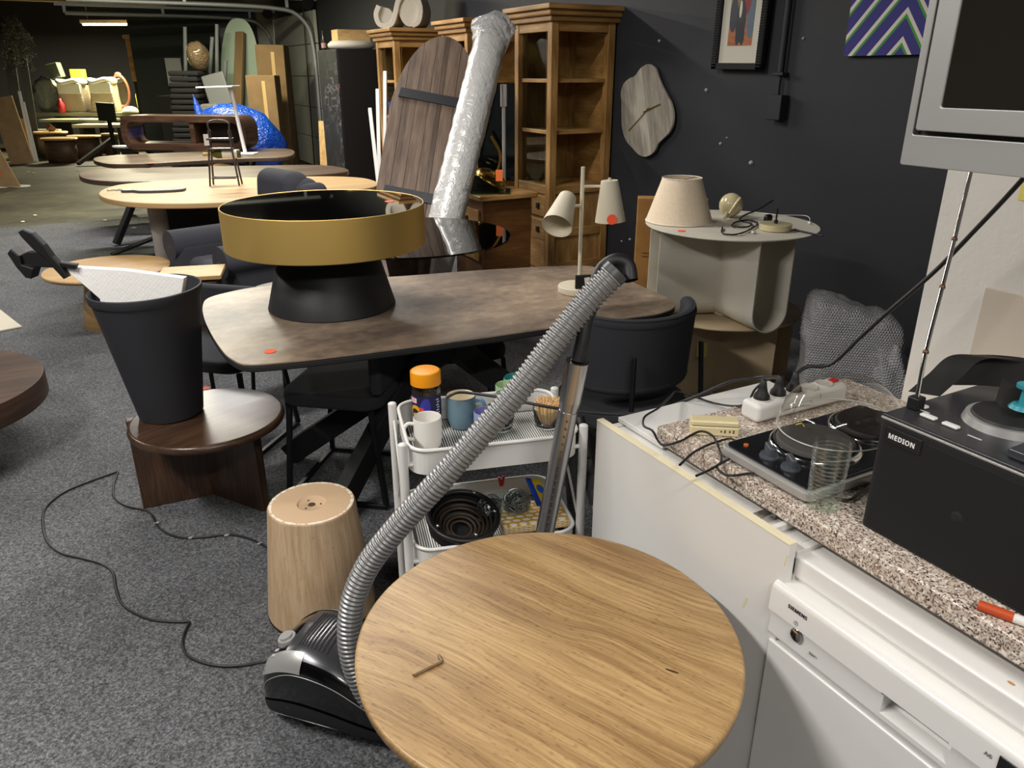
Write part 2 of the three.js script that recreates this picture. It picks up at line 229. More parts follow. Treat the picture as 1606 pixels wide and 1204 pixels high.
// timber lining and garage door with its tracks
{
  struct('trim_1', box(6.5, 0.16, 0.3, 0.01), M.beam, [-0.9, 3.14, -20.8]);
  const z0 = -14.3, z1 = -17.4, gd = thing('garage_door', 'grey sectional garage door closed in the dark wall', 'garage door', [3.96, 0, (z0 + z1) / 2]);
  const pg = box(0.05, 0.52, 3.1, 0.012, 1); for (let k = 0; k < 5; k++) add('door_section', pg, M.doorPanel, gd, [0, 0.275 + k * 0.528, 0]);
  for (const [z, name] of [[z0, 'near'], [z1, 'far']]) {
    const t = thing('door_track', name === 'near' ? 'galvanised overhead door track curving down beside the black cabinet' : 'galvanised overhead door track curving down behind the cardboard boxes', 'track', [0, 0, z]);
    const pr = (r) => tube([V(3.88, 0.05, 0), V(3.88, 2.1, 0), V(3.82, 2.38, 0), V(3.62, 2.58, 0), V(3.3, 2.64, 0), V(0.25, 2.66, 0)].map(p => V(p.x, p.y - (r > 0.03 ? 0 : 0.0), p.z)), r, 90, 4);
    add('rail', pr(0.035), M.galv, t);
    add('top_rail', box(3.9, 0.05, 0.05, 0.006), M.galv, t, [2.05, 2.8, 0]);
    for (const x of [0.25, 1.9, 3.5]) add('bracket', box(0.05, 0.16, 0.03, 0.004), M.galv, t, [x, 2.74, 0]);
    add('spring_drum', cyl(0.1, 0.1, 0.08, 20).rotateX(PI / 2), M.black, t, [3.85, 2.75, 0]);
  }
  solo('pull_cable', 'thin dark cable slanting across the grey garage door', 'cable', bar(V(3.9, 2.9, -14.8), V(3.92, 0.02, -15.9).add(V(-0.05, 0, 1.0)), 0.012, 6), M.cable);
}
// ---------------------------------------------------------------- kitchen corner
{
  const zt = 0.6, zf = -1.215;
  solo('worktop', 'speckled granite look kitchen worktop carrying the black radio', 'worktop', metres(box(0.615, 0.04, zt - zf, 0.005), 0.42), M.granite, [1.335, 0.9, (zt + zf) / 2]);
  // cupboard with its loose front panel
  const z0 = -1.375, z1 = -0.775, zc = (z0 + z1) / 2, w = z1 - z0;
  const cb = thing('kitchen_cupboard', 'white kitchen base cupboard with a plain cream edged front panel', 'cupboard', [1.27, 0, zc]);
  add('side_panel', box(0.54, 0.76, 0.018, 0.002), M.white, cb, [0, 0.48, -w / 2 + 0.009]);
  add('side_panel', box(0.54, 0.76, 0.018, 0.002), M.white, cb, [0, 0.48, w / 2 - 0.009]);
  add('back_panel', box(0.012, 0.74, w - 0.04, 0.001), M.white, cb, [0.26, 0.48, 0]);
  add('bottom_board', box(0.54, 0.018, w - 0.04, 0.002), M.white, cb, [0, 0.11, 0]);
  add('top_board', box(0.5, 0.012, 0.17, 0.002), M.white, cb, [0.02, 0.869, -w / 2 + 0.085]);
  add('top_rail', box(0.08, 0.016, w - 0.04, 0.002), M.white, cb, [-0.225, 0.85, 0]);
  add('plinth', box(0.02, 0.095, w, 0.002), M.white, cb, [-0.22, 0.0485, 0]);
  const d = add('front_panel', box(0.018, 0.775, w, 0.002), M.white, cb, [-0.284, 0.4925, 0]);
  for (const [px, py, h, r] of [[1311, 948, 0.02, 0.3], [1232, 880, 0.024, 0.15]]) { if (px > 1300) continue; const q = atX(px, py, 0.9765); add('stain', box(0.0006, h, 0.0022, 0), mat(0xd8cfa0, 0.6), d, [-0.0092, q.y - 0.4925, q.z - zc], [r, 0, 0]); }
  { const q = atX(1168, 945, 0.9765); add('stain', box(0.0006, 0.03, 0.004, 0), mat(0xddd6a4, 0.6), d, [-0.0092, q.y - 0.4925, q.z - zc], [0.25, 0, 0]); }
  add('edge_band', box(0.019, 0.004, w, 0.001), M.edgeCream, d, [0, 0.388, 0]);
  const br = add('bracket', merge([box(0.05, 0.0025, 0.02, 0.001), moved(box(0.003, 0.02, 0.02, 0.001), 0.024, -0.01, 0)]), M.steel, cb, [-0.245, 0.872, 0.19]);
  add('drawer_slide', box(0.07, 0.014, 0.012, 0.002), M.white, cb, [-0.235, 0.868, 0.235]);
}
{
  // dishwasher: width along z
  const z0 = -0.79, W = 0.6, zc = z0 + W / 2, t = thing('dishwasher', 'white dishwasher with a chrome button standing under the worktop', 'dishwasher', [1.28, 0, zc]);
  add('body', box(0.56, 0.76, W - 0.01, 0.006), M.white, t, [0.005, 0.43, 0]);
  add('top_lid', box(0.57, 0.045, W, 0.006), M.whiteGloss, t, [0.005, 0.8285, 0]);
  { const q = atY(1586, 1071, 0.8515); add('paint_chip', cyl(0.0042, 0.0042, 0.0008, 9).scale(0.7, 1, 1.3), mat(0xb88a60, 0.8), t, [q.x - 1.28, 0.8513, q.z - zc]); }
  add('door', box(0.022, 0.58, W - 0.004, 0.004), M.whiteGloss, t, [-0.297, 0.382, 0]);
  add('plinth', box(0.02, 0.08, W - 0.02, 0.003), mat(0x8a8883, 0.6), t, [-0.25, 0.045, 0]);
  // control panel: bowed profile with an upper face and a set-back lower face, handle recess cut between blocks
  const xF = -0.315, sh = new THREE.Shape(); sh.moveTo(0.02, 0.80); sh.lineTo(xF + 0.012, 0.80); sh.quadraticCurveTo(xF, 0.798, xF, 0.785); sh.lineTo(xF - 0.002, 0.742); sh.lineTo(xF + 0.008, 0.736); sh.lineTo(xF + 0.006, 0.69); sh.quadraticCurveTo(xF + 0.006, 0.683, xF + 0.014, 0.683); sh.lineTo(0.02, 0.683);
  const ex = L => { const g = new THREE.ExtrudeGeometry(sh, { depth: L, bevelEnabled: false, curveSegments: 6 }); return g; };
  const zh0 = -0.552 - zc, zh1 = -0.438 - zc;
  const up = new THREE.Shape(); up.moveTo(0.02, 0.80); up.lineTo(xF + 0.012, 0.80); up.quadraticCurveTo(xF, 0.798, xF, 0.785); up.lineTo(xF - 0.002, 0.744); up.lineTo(0.02, 0.744);
  const lo = new THREE.Shape(); lo.moveTo(0.02, 0.683); lo.lineTo(xF + 0.014, 0.683); lo.quadraticCurveTo(xF + 0.006, 0.683, xF + 0.006, 0.69); lo.lineTo(xF + 0.006, 0.698); lo.lineTo(xF + 0.03, 0.704); lo.lineTo(xF + 0.05, 0.72); lo.lineTo(xF + 0.05, 0.744); lo.lineTo(0.02, 0.744);
  const cpnl = add('control_panel', merge([ex(zh0 + W / 2).translate(0, 0, -W / 2), ex(W / 2 - zh1).translate(0, 0, zh1), new THREE.ExtrudeGeometry(up, { depth: zh1 - zh0, bevelEnabled: false }).translate(0, 0, zh0), new THREE.ExtrudeGeometry(lo, { depth: zh1 - zh0, bevelEnabled: false }).translate(0, 0, zh0)]), M.whiteGloss, t);
  const ink = mat(0x2a2a2c, 0.6), lab = (s, size, y, z, m = ink, f = fontBold) => add('lettering', text(s, size, f).rotateY(-PI / 2), m, cpnl, [xF - 0.0012, y, z - zc]);
  lab('SIEMENS', 0.0072, 0.772, -0.749, ink, fontBold);
  add('power_symbol', merge([new THREE.TorusGeometry(0.0042, 0.0004, 6, 24), box(0.0006, 0.005, 0.0008, 0)]).rotateY(-PI / 2), ink, cpnl, [xF - 0.0018, 0.752, -0.7265 - zc]);
  add('button', new THREE.SphereGeometry(0.0135, 28, 18).scale(0.3, 1, 0.9), M.chrome, cpnl, [xF + 0.002, 0.725, -0.726 - zc]);
  lab('3in1', 0.0052, 0.708, -0.695, mat(0x77746e, 0.6)).position.x = xF + 0.0035;
  add('display', box(0.003, 0.034, 0.07, 0.001), M.blackGloss, cpnl, [xF - 0.0006, 0.766, -0.338 - zc]);
  lab('AG', 0.006, 0.768, -0.392, mat(0x77746e, 0.6));
}
// small things on the worktop
{
  const y = 0.92;
  // black radio with controls on its top
  const L = 0.46, H = 0.215, Dp = 0.34, z0 = -0.722, t = thing('party_speaker', 'black portable radio speaker with control panel on top and MEDION badge', 'speaker', [1.083, y, z0]);
  add('cabinet', box(Dp, H - 0.008, L, 0.006), M.blackMatte, t, [Dp / 2, (H - 0.008) / 2 + 0.0, L / 2]);
  const tp = add('control_panel', box(Dp, 0.008, L, 0.003), mat(0x2b2b2e, 0.35), t, [Dp / 2, H - 0.004, L / 2]);
  add('panel_trim', box(0.003, 0.004, L, 0.001), M.silver, t, [-0.0008, H - 0.007, L / 2]);
  add('speaker_cloth', box(0.003, H - 0.03, L - 0.02, 0.001), mat(0x0c0c0d, 0.85), t, [-0.0006, H / 2 - 0.006, L / 2]);
  const cone = add('speaker_cone', new THREE.TorusGeometry(0.07, 0.004, 8, 40).rotateY(PI / 2), mat(0x0b0b0c, 0.85), t, [0.002, 0.1, 0.155]);
  add('dust_cap', new THREE.SphereGeometry(0.012, 20, 12).scale(0.3, 1, 1), M.blackMatte, cone, [-0.002, 0, 0]);
  add('badge', box(0.002, 0.026, 0.062, 0.001), M.black, t, [-0.003, H - 0.031, 0.047]);
  add('lettering', text('MEDION', 0.0085).rotateY(-PI / 2), mat(0xe8e8e8, 0.5), t, [-0.0042, H - 0.036, 0.02]);
  const yT = H;
  add('jog_wheel', cyl(0.062, 0.066, 0.012, 48), M.silver, t, [0.135, yT + 0.006, 0.125]);
  add('wheel_pad', cyl(0.053, 0.055, 0.005, 48), mat(0x232325, 0.5), t, [0.135, yT + 0.0142, 0.125]);
  for (const [x, z, w] of [[0.045, 0.05, 0.026], [0.045, 0.088, 0.026], [0.075, 0.018, 0.018], [0.1, 0.245, 0.03]]) add('button', box(0.012, 0.005, w, 0.0024), mat(0xd8d8d4, 0.4), t, [x, yT + 0.0025, z]);
  for (const [x, z, w] of [[0.062, 0.03, 0.02], [0.04, 0.13, 0.022], [0.22, 0.1, 0.04], [0.22, 0.17, 0.05]]) add('panel_marking', box(0.003, 0.0012, w, 0.0005), mat(0xbdbdbd, 0.5), t, [x, yT + 0.0005, z]);
  const dd = add('display_block', box(0.1, 0.016, 0.2, 0.004), mat(0x36373c, 0.2), t, [0.068, yT + 0.008, 0.29]);
  add('light_cylinder', cyl(0.018, 0.018, 0.13, 24).rotateX(PI / 2), clear(0xffffff, 0.08, { thickness: 0.02 }), dd, [0.0, 0.014, 0.015]);
  add('light_ribs', merge([...Array(9)].map((_, k) => new THREE.TorusGeometry(0.0185, 0.0016, 6, 24).translate(0, 0, -0.055 + k * 0.0137))), mat(0xd0d0d0, 0.2, 0.6), dd, [0, 0.014, 0.015]);
  add('antenna_socket', box(0.022, 0.022, 0.02, 0.003), M.black, t, [0.06, yT + 0.011, 0.015]);
  const a0 = V(0.06, yT + 0.02, 0.015), b0 = atX(1450, 560, 1.2), pA = [a0];
  for (const [px, py, X] of [[1452, 552, 1.19], [1478, 450, 1.28], [1497, 375, 1.34], [1523, 268, 1.4]]) { const q = atX(px, py, X); pA.push(V(q.x - 1.083, q.y - y, q.z - z0)); }
  const an = add('antenna', tube(pA, 0.0036, 40, 10), M.chrome, t);
  for (let k = 1; k < 4; k++) add('antenna_joint', new THREE.SphereGeometry(0.0052, 10, 8), mat(0x6b4c3a, 0.4, 0.7), an, pA[k]);
  // black strap looped over the radio
  const q = (px, py, Y) => atY(px, py, Y);
  const st = thing('carry_strap', 'wide black strap curled in a loop on top of the radio', 'strap');
  const base = V(1.083, y + H, z0), S = (x, h, z) => V(base.x + x, base.y + h, base.z + z), sm = mat(0x1b1a19, 0.5, 0, { side: THREE.DoubleSide });
  const ribbon = (P, w, side) => { const c = new THREE.CatmullRomCurve3(P, false, 'centripetal'); side.normalize(); return grid(90, 4, (u, v) => c.getPoint(u).addScaledVector(side, (v - 0.5) * w)); };
  add('loop', ribbon([S(0.2, 0.034, -0.01), S(0.235, 0.04, 0.03), S(0.25, 0.045, 0.08), S(0.235, 0.045, 0.13), S(0.2, 0.04, 0.155), S(0.165, 0.034, 0.14), S(0.15, 0.03, 0.105), S(0.17, 0.03, 0.08)], 0.056, V(0.1, 1, 0)), sm, st);
  add('pad', ribbon([S(0.12, 0.004, -0.012), S(0.16, 0.03, -0.008), S(0.2, 0.06, 0.0), S(0.235, 0.068, 0.04)], 0.05, V(0.35, 0.1, 1)), sm, st);
  add('tail', ribbon([S(0.15, 0.006, 0.13), S(0.155, 0.012, 0.19), S(0.17, 0.022, 0.26), S(0.17, 0.02, 0.4)], 0.05, V(1, 0.35, 0.1)), sm, st);
  // teal toy / reel at the right edge
  const tl = thing('teal_spool', 'teal plastic spool at the back of the radio', 'spool', q(1604, 640, 1.168)); const tm = mat(0x2a8a98, 0.4);
  add('flange', cyl(0.016, 0.016, 0.005, 24).translate(0, 0.0365, 0), tm, tl); add('flange', cyl(0.016, 0.02, 0.006, 24).translate(0, 0.003, 0), tm, tl); add('core', cyl(0.006, 0.008, 0.034, 16), tm, tl, [0, 0.02, 0]);
}
{
  const y = 0.92;
  // hot plate: long axis along x
  const t = thing('hot_plate', 'black double electric hot plate with two round cooking rings', 'hot plate', [1.262, y, -0.925], 0);
  const L = 0.43, Wd = 0.235;
  add('tray', merge([slab(rrect(L, Wd, 0.02), 0.02, 0.004).translate(0, 0.0256, 0)]), M.stainless, t);
  add('top_plate', slab(rrect(L - 0.018, Wd - 0.018, 0.015), 0.006, 0.002).translate(0, 0.0306, 0), phys(0x17181b, 0.22, { clearcoat: 0.6 }), t);
  for (const [dx, dz] of [[-0.19, -0.09], [0.19, -0.09], [-0.19, 0.09], [0.19, 0.09]]) add('foot', cyl(0.012, 0.014, 0.006, 16), M.rubber, t, [dx, 0.003, dz]);
  const ring = (x, z, r, m) => { const p = add('cooking_plate', lathe([[0, 0.016], [r * 0.25, 0.016], [r * 0.3, 0.014], [r * 0.34, 0.0165], [r - 0.006, 0.0165], [r, 0.012], [r, 0]], 56), m, t, [x, 0.0306, z]); add('ring', lathe([[r, 0.004], [r + 0.004, 0.009], [r + 0.011, 0.006], [r + 0.013, 0]], 56), M.chrome, p); };
  ring(-0.055, -0.012, 0.077, mat(0x3c3a38, 0.7)); ring(0.115, -0.012, 0.074, mat(0x5a4028, 0.6, 0, { map: T.dark }));
  for (const z of [-0.022, 0.033]) { const k = add('knob', merge([cyl(0.017, 0.019, 0.006, 28).translate(0, 0.003, 0), moved(box(0.011, 0.02, 0.034, 0.003), 0, 0.014, 0, 0, -0.5, 0)]), mat(0x44484f, 0.45), t, [-0.172, 0.0306, z]); }
  add('pilot_light', cyl(0.005, 0.005, 0.003, 12), mat(0xc8662a, 0.4), t, [-0.178, 0.032, -0.078]);
  // clear plastic cover leaning over the hot plate
  const dome = new THREE.SphereGeometry(0.145, 48, 20, 0, 2 * PI, 0, PI / 2); dome.scale(1, 0.72, 0.8);
  const dg = thing('clear_cover', 'clear plastic dome cover lying over the hot plate', 'cover', [1.3, y + 0.05, -0.96], 0.25);
  add('shell', dome, clear(0xf2f2f0, 0.06, { ior: 1.3 }), dg); const pl = mat(0xb8b6b0, 0.25); add('rim', new THREE.TorusGeometry(0.145, 0.0016, 8, 72).rotateX(PI / 2).scale(1, 1, 0.8), pl, dg);
  add('tab', box(0.03, 0.006, 0.016, 0.003), clear(0xffffff, 0.1), dg, [0.02, 0.002, 0.112]);
  solo('yellow_tag', 'bright yellow paper tag beside the ribbed drinking glass', 'tag', box(0.034, 0.0012, 0.022, 0), mat(0xe8e020, 0.6), atY(1326, 748, y + 0.012), [0.2, 0.5, -0.5]);
  solo('twist_tie', 'small yellow wire tie lying on the front cooking plate', 'wire tie', tube([V(1.2, 0.9785, -0.985), V(1.206, 0.983, -0.978), V(1.214, 0.98, -0.982), V(1.208, 0.979, -0.97)], 0.0014, 16, 5), M.yellow);
  // drinking glass with ribs
  const gp = atY(1290, 793, y), gl = thing('drinking_glass', 'clear ribbed drinking glass standing at the worktop edge', 'glass', gp);
  const prof = [[0, 0.004], [0.0275, 0.004]]; for (let k = 0; k <= 26; k++) { const f = k / 26; prof.push([0.0285 + 0.003 * f + (f > 0.08 && f < 0.9 ? 0.0006 * Math.cos(k * PI) : 0), 0.006 + f * 0.122]); }
  
  add('bowl', lathe(prof.slice(2), 48), clear(0xfcfefd, 0.01), gl); add('inner_wall', lathe(prof.slice(2).map(p => [p[0] - 0.0024, p[1] + 0.002]), 48), clear(0xfcfefd, 0.01), gl); add('base', lathe([[0, 0], [0.0275, 0], [0.0285, 0.003], [0.0285, 0.007], [0, 0.009]], 40), clear(0xf8fcfa, 0.02), gl);
  add('ribs', merge([...Array(13)].map((_, k) => new THREE.TorusGeometry(0.0291 + 0.003 * k / 13, 0.0007, 5, 48).rotateX(PI / 2).translate(0, 0.022 + k * 0.0078, 0))), clear(0xf8faf8, 0.25, { ior: 1.6 }), gl);
  // pale yellow block
  const yp = atY(1122, 684, y), yb = thing('cream_block', 'pale yellow oblong case lying on the worktop corner', 'case', [yp.x + 0.006, y, yp.z - 0.014], -0.62);
  add('lower_shell', box(0.104, 0.021, 0.034, 0.003), M.creamGloss, yb, [0, 0.0115, 0]); add('upper_shell', box(0.104, 0.014, 0.034, 0.005), M.creamGloss, yb, [0, 0.0292, 0]);
  add('marks', merge([[0.014, 0.004], [0.022, 0.007], [0.032, 0.005], [0.04, 0.008]].map(([x, h]) => moved(box(0.003, h, 0.0006, 0), x, 0.013, 0.0172))), mat(0x5a4630, 0.8), yb);
  // marker pen
  const m0 = atY(1534, 948, y + 0.008), m1 = atY(1572, 962, y + 0.008), dir = m1.clone().sub(m0).normalize(), mk = thing('marker_pen', 'white marker pen with an orange cap on the worktop edge', 'marker', m0);
  add('cap', bar(V(0, 0, 0), dir.clone().multiplyScalar(0.045), 0.0078, 20), mat(0xb84a20, 0.45), mk); add('barrel', bar(dir.clone().multiplyScalar(0.045), dir.clone().multiplyScalar(0.13), 0.0072, 20), M.white, mk);
  // power strip
  const p0 = atY(1192, 655, y + 0.022), p1 = atY(1334, 618, y + 0.022), ang = -Math.atan2(p1.z - p0.z, p1.x - p0.x), len = p0.distanceTo(p1), pc = p0.clone().add(p1).multiplyScalar(0.5);
  const ps = thing('power_strip', 'white power strip with five sockets and a red switch', 'power strip', [pc.x, y + 0.002, pc.z - 0.035], ang);
  add('housing', box(len, 0.045, 0.056, 0.012, 4), M.white, ps, [0, 0.0225, 0]);
  for (let k = 0; k < 5; k++) { const s = add('socket', lathe([[0.021, 0], [0.021, 0.003], [0.0185, 0.0035], [0.0175, 0.0012], [0, 0.0012]], 28), mat(0xc8c4bc, 0.5), ps, [-len / 2 + 0.035 + k * 0.05, 0.0445, 0]); }
  add('switch', box(0.022, 0.008, 0.016, 0.003), mat(0xc81e18, 0.3), ps, [len / 2 - 0.024, 0.047, 0]);
  add('scuff', merge([[-0.07, 0.02, 0.6], [-0.03, 0.014, 1], [0.02, 0.024, -0.6], [0.05, 0.03, 1.4]].map(([x, h, r]) => moved(box(0.014, 0.0012, 0.0005, 0), x, h, 0.0281, 0, 0, r))), mat(0x6a665e, 0.8), ps);
  const W = (k, dy = 0.06) => { const l = -len / 2 + 0.035 + k * 0.05; return V(ps.position.x + l * Math.cos(ang), y + 0.002 + dy, ps.position.z - l * Math.sin(ang)); };
  const plug = (k, label) => { const p = W(k, 0.047), o = thing('mains_plug', label, 'plug', p); add('body', lathe([[0.0175, 0], [0.0175, 0.008], [0.012, 0.016], [0.0085, 0.03], [0.006, 0.045], [0, 0.045]], 24), M.rubber, o); return p; };
  const k0 = plug(0, 'black mains plug in the end socket of the power strip'), k1 = plug(1, 'black mains plug with an arched cable in the power strip'), k2 = plug(2, 'black mains plug in the middle socket feeding the rising cable');
  const up = d => V(0, d, 0);
  // cable rising to the microwave
  solo('power_cable', 'thick black cable rising from the power strip towards the microwave', 'cable', tube([k2.clone().add(up(0.04)), k2.clone().add(V(0.03, 0.052, 0.0)), atX(1300, 572, 1.42), atX(1350, 528, 1.45), atX(1400, 483, 1.47), atX(1450, 440, 1.49), atX(1480, 412, 1.5), atX(1530, 360, 1.5), atX(1570, 318, 1.49), atX(1612, 272, 1.47)], 0.0046, 90, 10), M.cable);
  // cable running left towards the chair
  solo('appliance_cable', 'black cable arching from the power strip across to the white trolley', 'cable', tube([k1.clone().add(up(0.042)), atD(1190, 592, 1.9), atD(1150, 597, 1.92), atD(1090, 622, 1.95), atD(1040, 640, 1.98), atD(985, 649, 2.0), atD(920, 646, 2.02), atD(860, 638, 2.04), atD(800, 626, 2.08), atD(745, 617, 2.12), atD(715, 616, 2.16), atD(700, 624, 2.16)], 0.0042, 110, 8), M.cable);
  // thin flex over the worktop
  solo('thin_flex', 'thin black flex trailing in loops over the worktop edge', 'cable', tube([k0.clone().add(up(0.042)), atD(1183, 612, 1.74), atD(1178, 622, 1.75), atD(1172, 632, 1.76), atY(1120, 632, 0.885), atD(1066, 614, 1.98), atD(1052, 622, 1.9), atD(1032, 640, 1.78), atD(1010, 655, 1.7), atD(1010, 668, 1.66), atD(1024, 676, 1.63), atY(1032, 691, 0.925), atY(1042, 698, 0.93), atY(1066, 692, 0.935), atY(1100, 676, 0.945), atY(1118, 684, 0.945), atY(1128, 704, 0.93), atY(1131, 724, 0.925), atY(1124, 732, 0.925), atY(1140, 745, 0.926), atY(1180, 742, 0.926), atY(1212, 742, 0.926)], 0.0026, 160, 6), M.cable);
  solo('short_flex', 'short black flex with a cut end hanging over the worktop edge', 'cable', tube([atY(1066, 729, 0.93), atY(1090, 708, 0.927), atY(1120, 694, 0.927), atY(1148, 688, 0.93), atY(1157, 700, 0.928), atY(1150, 714, 0.927), atY(1128, 728, 0.927), atY(1110, 738, 0.927), atY(1092, 746, 0.93)], 0.0026, 80, 6), M.cable);
  solo('hotplate_cable', 'black cable running from under the hot plate behind the glass', 'cable', tube([atY(1313, 782, 0.926), atY(1330, 784, 0.926), atY(1350, 772, 0.926), atY(1366, 760, 0.926)], 0.003, 30, 6), M.cable);
}
// microwave
{
  const X = 1.25, yB = 1.503, z0 = -0.892, W = 0.595, H = 0.39, zc = z0 + W / 2;
  const t = thing('microwave', 'stainless steel built-in microwave hanging on the kitchen wall', 'microwave', [X, yB, zc]);
  add('body', box(0.38, H - 0.03, W - 0.04, 0.004), M.galv, t, [0.215, H / 2, 0]);
  const fr = new THREE.Shape(rrect(W, H, 0.005).map(p => new THREE.Vector2(p[0], p[1] + H / 2))); const hole = new THREE.Path(rrect(W - 0.028, H - 0.1, 0.004).map(p => new THREE.Vector2(p[0], p[1] + H / 2 + 0.0).multiplyScalar(1))); fr.holes.push(hole);
  const fm = add('trim_frame', new THREE.ExtrudeGeometry(fr, { depth: 0.02, bevelEnabled: true, bevelSize: 0.0015, bevelThickness: 0.0015, bevelSegments: 2, bevelOffset: -0.0015 }).rotateY(-PI / 2), M.stainless, t, [0.02, 0, 0]);
  add('gap_liner', box(0.012, H - 0.1, W - 0.03, 0), M.black, t, [0.02, H / 2, 0]);
  const ds = new THREE.Shape(rrect(W - 0.046, H - 0.116, 0.005).map(p => new THREE.Vector2(p[0], p[1] + H / 2))); ds.holes.push(new THREE.Path(rrect(W - 0.12, H - 0.19, 0.004).map(p => new THREE.Vector2(p[0], p[1] + H / 2))));
  const dr = add('door', new THREE.ExtrudeGeometry(ds, { depth: 0.02, bevelEnabled: true, bevelSize: 0.0015, bevelThickness: 0.0015, bevelSegments: 2, bevelOffset: -0.0015 }).rotateY(-PI / 2), M.stainless, t, [0.012, 0, 0]);
  add('window', box(0.004, H - 0.188, W - 0.118, 0.001), phys(0x24221c, 0.1, { clearcoat: 1 }), dr, [-0.016, H / 2, 0]);
}
solo('sticky_note', 'yellow sticky note on the white kitchen wall', 'note', box(0.001, 0.04, 0.05, 0), mat(0xe8dc6a, 0.7), atX(1604, 298, 1.6475).add(V(0, 0, 0.02)));
// ---------------------------------------------------------------- foreground
// round mango wood table
{
  const Y = 0.71, l = atY(558, 1010, Y), r = atY(1153, 985, Y), c = l.clone().add(r).multiplyScalar(0.5), R = l.distanceTo(r) / 2;
  const t = thing('round_table', 'round mango wood table with a brown grained top and carved legs', 'table', [c.x, 0, c.z]);
  const g = metres(lathe([[0, 0], [R - 0.006, 0], [R - 0.001, -0.003], [R, -0.008], [R - 0.002, -0.022], [R - 0.008, -0.027], [0, -0.027]], 96), 0.8, -1.1, 0.1, 0.3); add('table_top', g, M.mango, t, [0, Y, 0]);
  for (let k = 0; k < 4; k++) { const a = 0.35 + k * PI / 2, lg = []; for (let i = 0; i < 4; i++) lg.push(plank(V(Math.cos(a) * (R * 0.6) + Math.sin(a) * (i - 1.5) * 0.022, 0, Math.sin(a) * R * 0.6 - Math.cos(a) * (i - 1.5) * 0.022), V(Math.cos(a) * R * 0.62 + Math.sin(a) * (i - 1.5) * 0.022, Y - 0.028, Math.sin(a) * R * 0.62 - Math.cos(a) * (i - 1.5) * 0.022), 0.019, 0.03)); add('leg', metres(merge(lg), 0.4, PI / 2), M.teakDark, t); }
  add('apron', metres(lathe([[R * 0.7, 0], [R * 0.7, -0.05], [R * 0.66, -0.05], [R * 0.66, 0]], 48), 0.5), M.teakDark, t, [0, Y - 0.027, 0]);
  { const q = atY(1054, 1052, Y + 0.0004); add('wood_crack', cyl(0.012, 0.012, 0.0007, 12).scale(1, 1, 0.16).rotateY(-0.95), mat(0x3c2818, 0.8), t, [q.x - c.x, Y + 0.0003, q.z - c.z]); }
  // hex key
  const a = atY(648, 1059, Y + 0.003), b = atY(693, 1037, Y + 0.003), d = atY(688, 1027, Y + 0.003);
  solo('hex_key', 'small bent steel hex key lying on the round table', 'hex key', tube([a, a.clone().lerp(b, 0.5), a.clone().lerp(b, 0.93), b, b.clone().lerp(d, 0.3), d], 0.0026, 40, 6), mat(0x9a8468, 0.35, 0.8));
}
// travertine cone
{
  const c = V(0.452, 0, -2.16), h = 0.392, t = thing('stone_pedestal', 'tapered travertine pedestal with a drilled flat top on the carpet', 'pedestal', c);
  const g = lathe([[0.001, 0], [0.172, 0], [0.175, 0.012], [0.136, h - 0.005], [0.132, h]], 96); { const p = g.attributes.position, uv = g.attributes.uv; for (let i = 0; i < p.count; i++) uv.setXY(i, Math.atan2(p.getZ(i), p.getX(i)) / (2 * PI) * 2, p.getY(i) / 0.5); }
  add('body', g, M.travertine, t);
  const top = add('top_disc', lathe([[0.132, 0], [0.122, 0.0006], [0.05, 0.0004], [0.047, -0.0015], [0.044, 0.0003], [0.043, -0.006], [0.012, -0.007], [0.011, -0.02], [0, -0.02]], 64), M.travTop, t, [0, h, 0]);
  add('centre_hole', cyl(0.0112, 0.0112, 0.002, 20), mat(0x4a382a, 0.9), top, [0, -0.0068, 0]);
  add('base_ring', lathe([[0.17, -0.0], [0.176, 0.001], [0.176, 0.008], [0.17, 0.009]], 64), M.rubber, t, [0, 0, 0]);
  for (let k = 0; k < 56; k++) { const a = k / 56 * 2 * PI + rr(-0.05, 0.05); add('chipped_edge', new THREE.IcosahedronGeometry(rr(0.006, 0.013), 0).scale(rr(0.3, 0.7), 0.06, 1).rotateY(-a), M.chip, top, [Math.cos(a) * 0.126, 0.0005, Math.sin(a) * 0.126]); }
  for (let k = 0; k < 3; k++) { const a = k * 2.1 + 0.4; add('screw_hole', cyl(0.003, 0.003, 0.001, 10), M.black, top, [Math.cos(a) * 0.028, -0.0058, Math.sin(a) * 0.028]); }
}
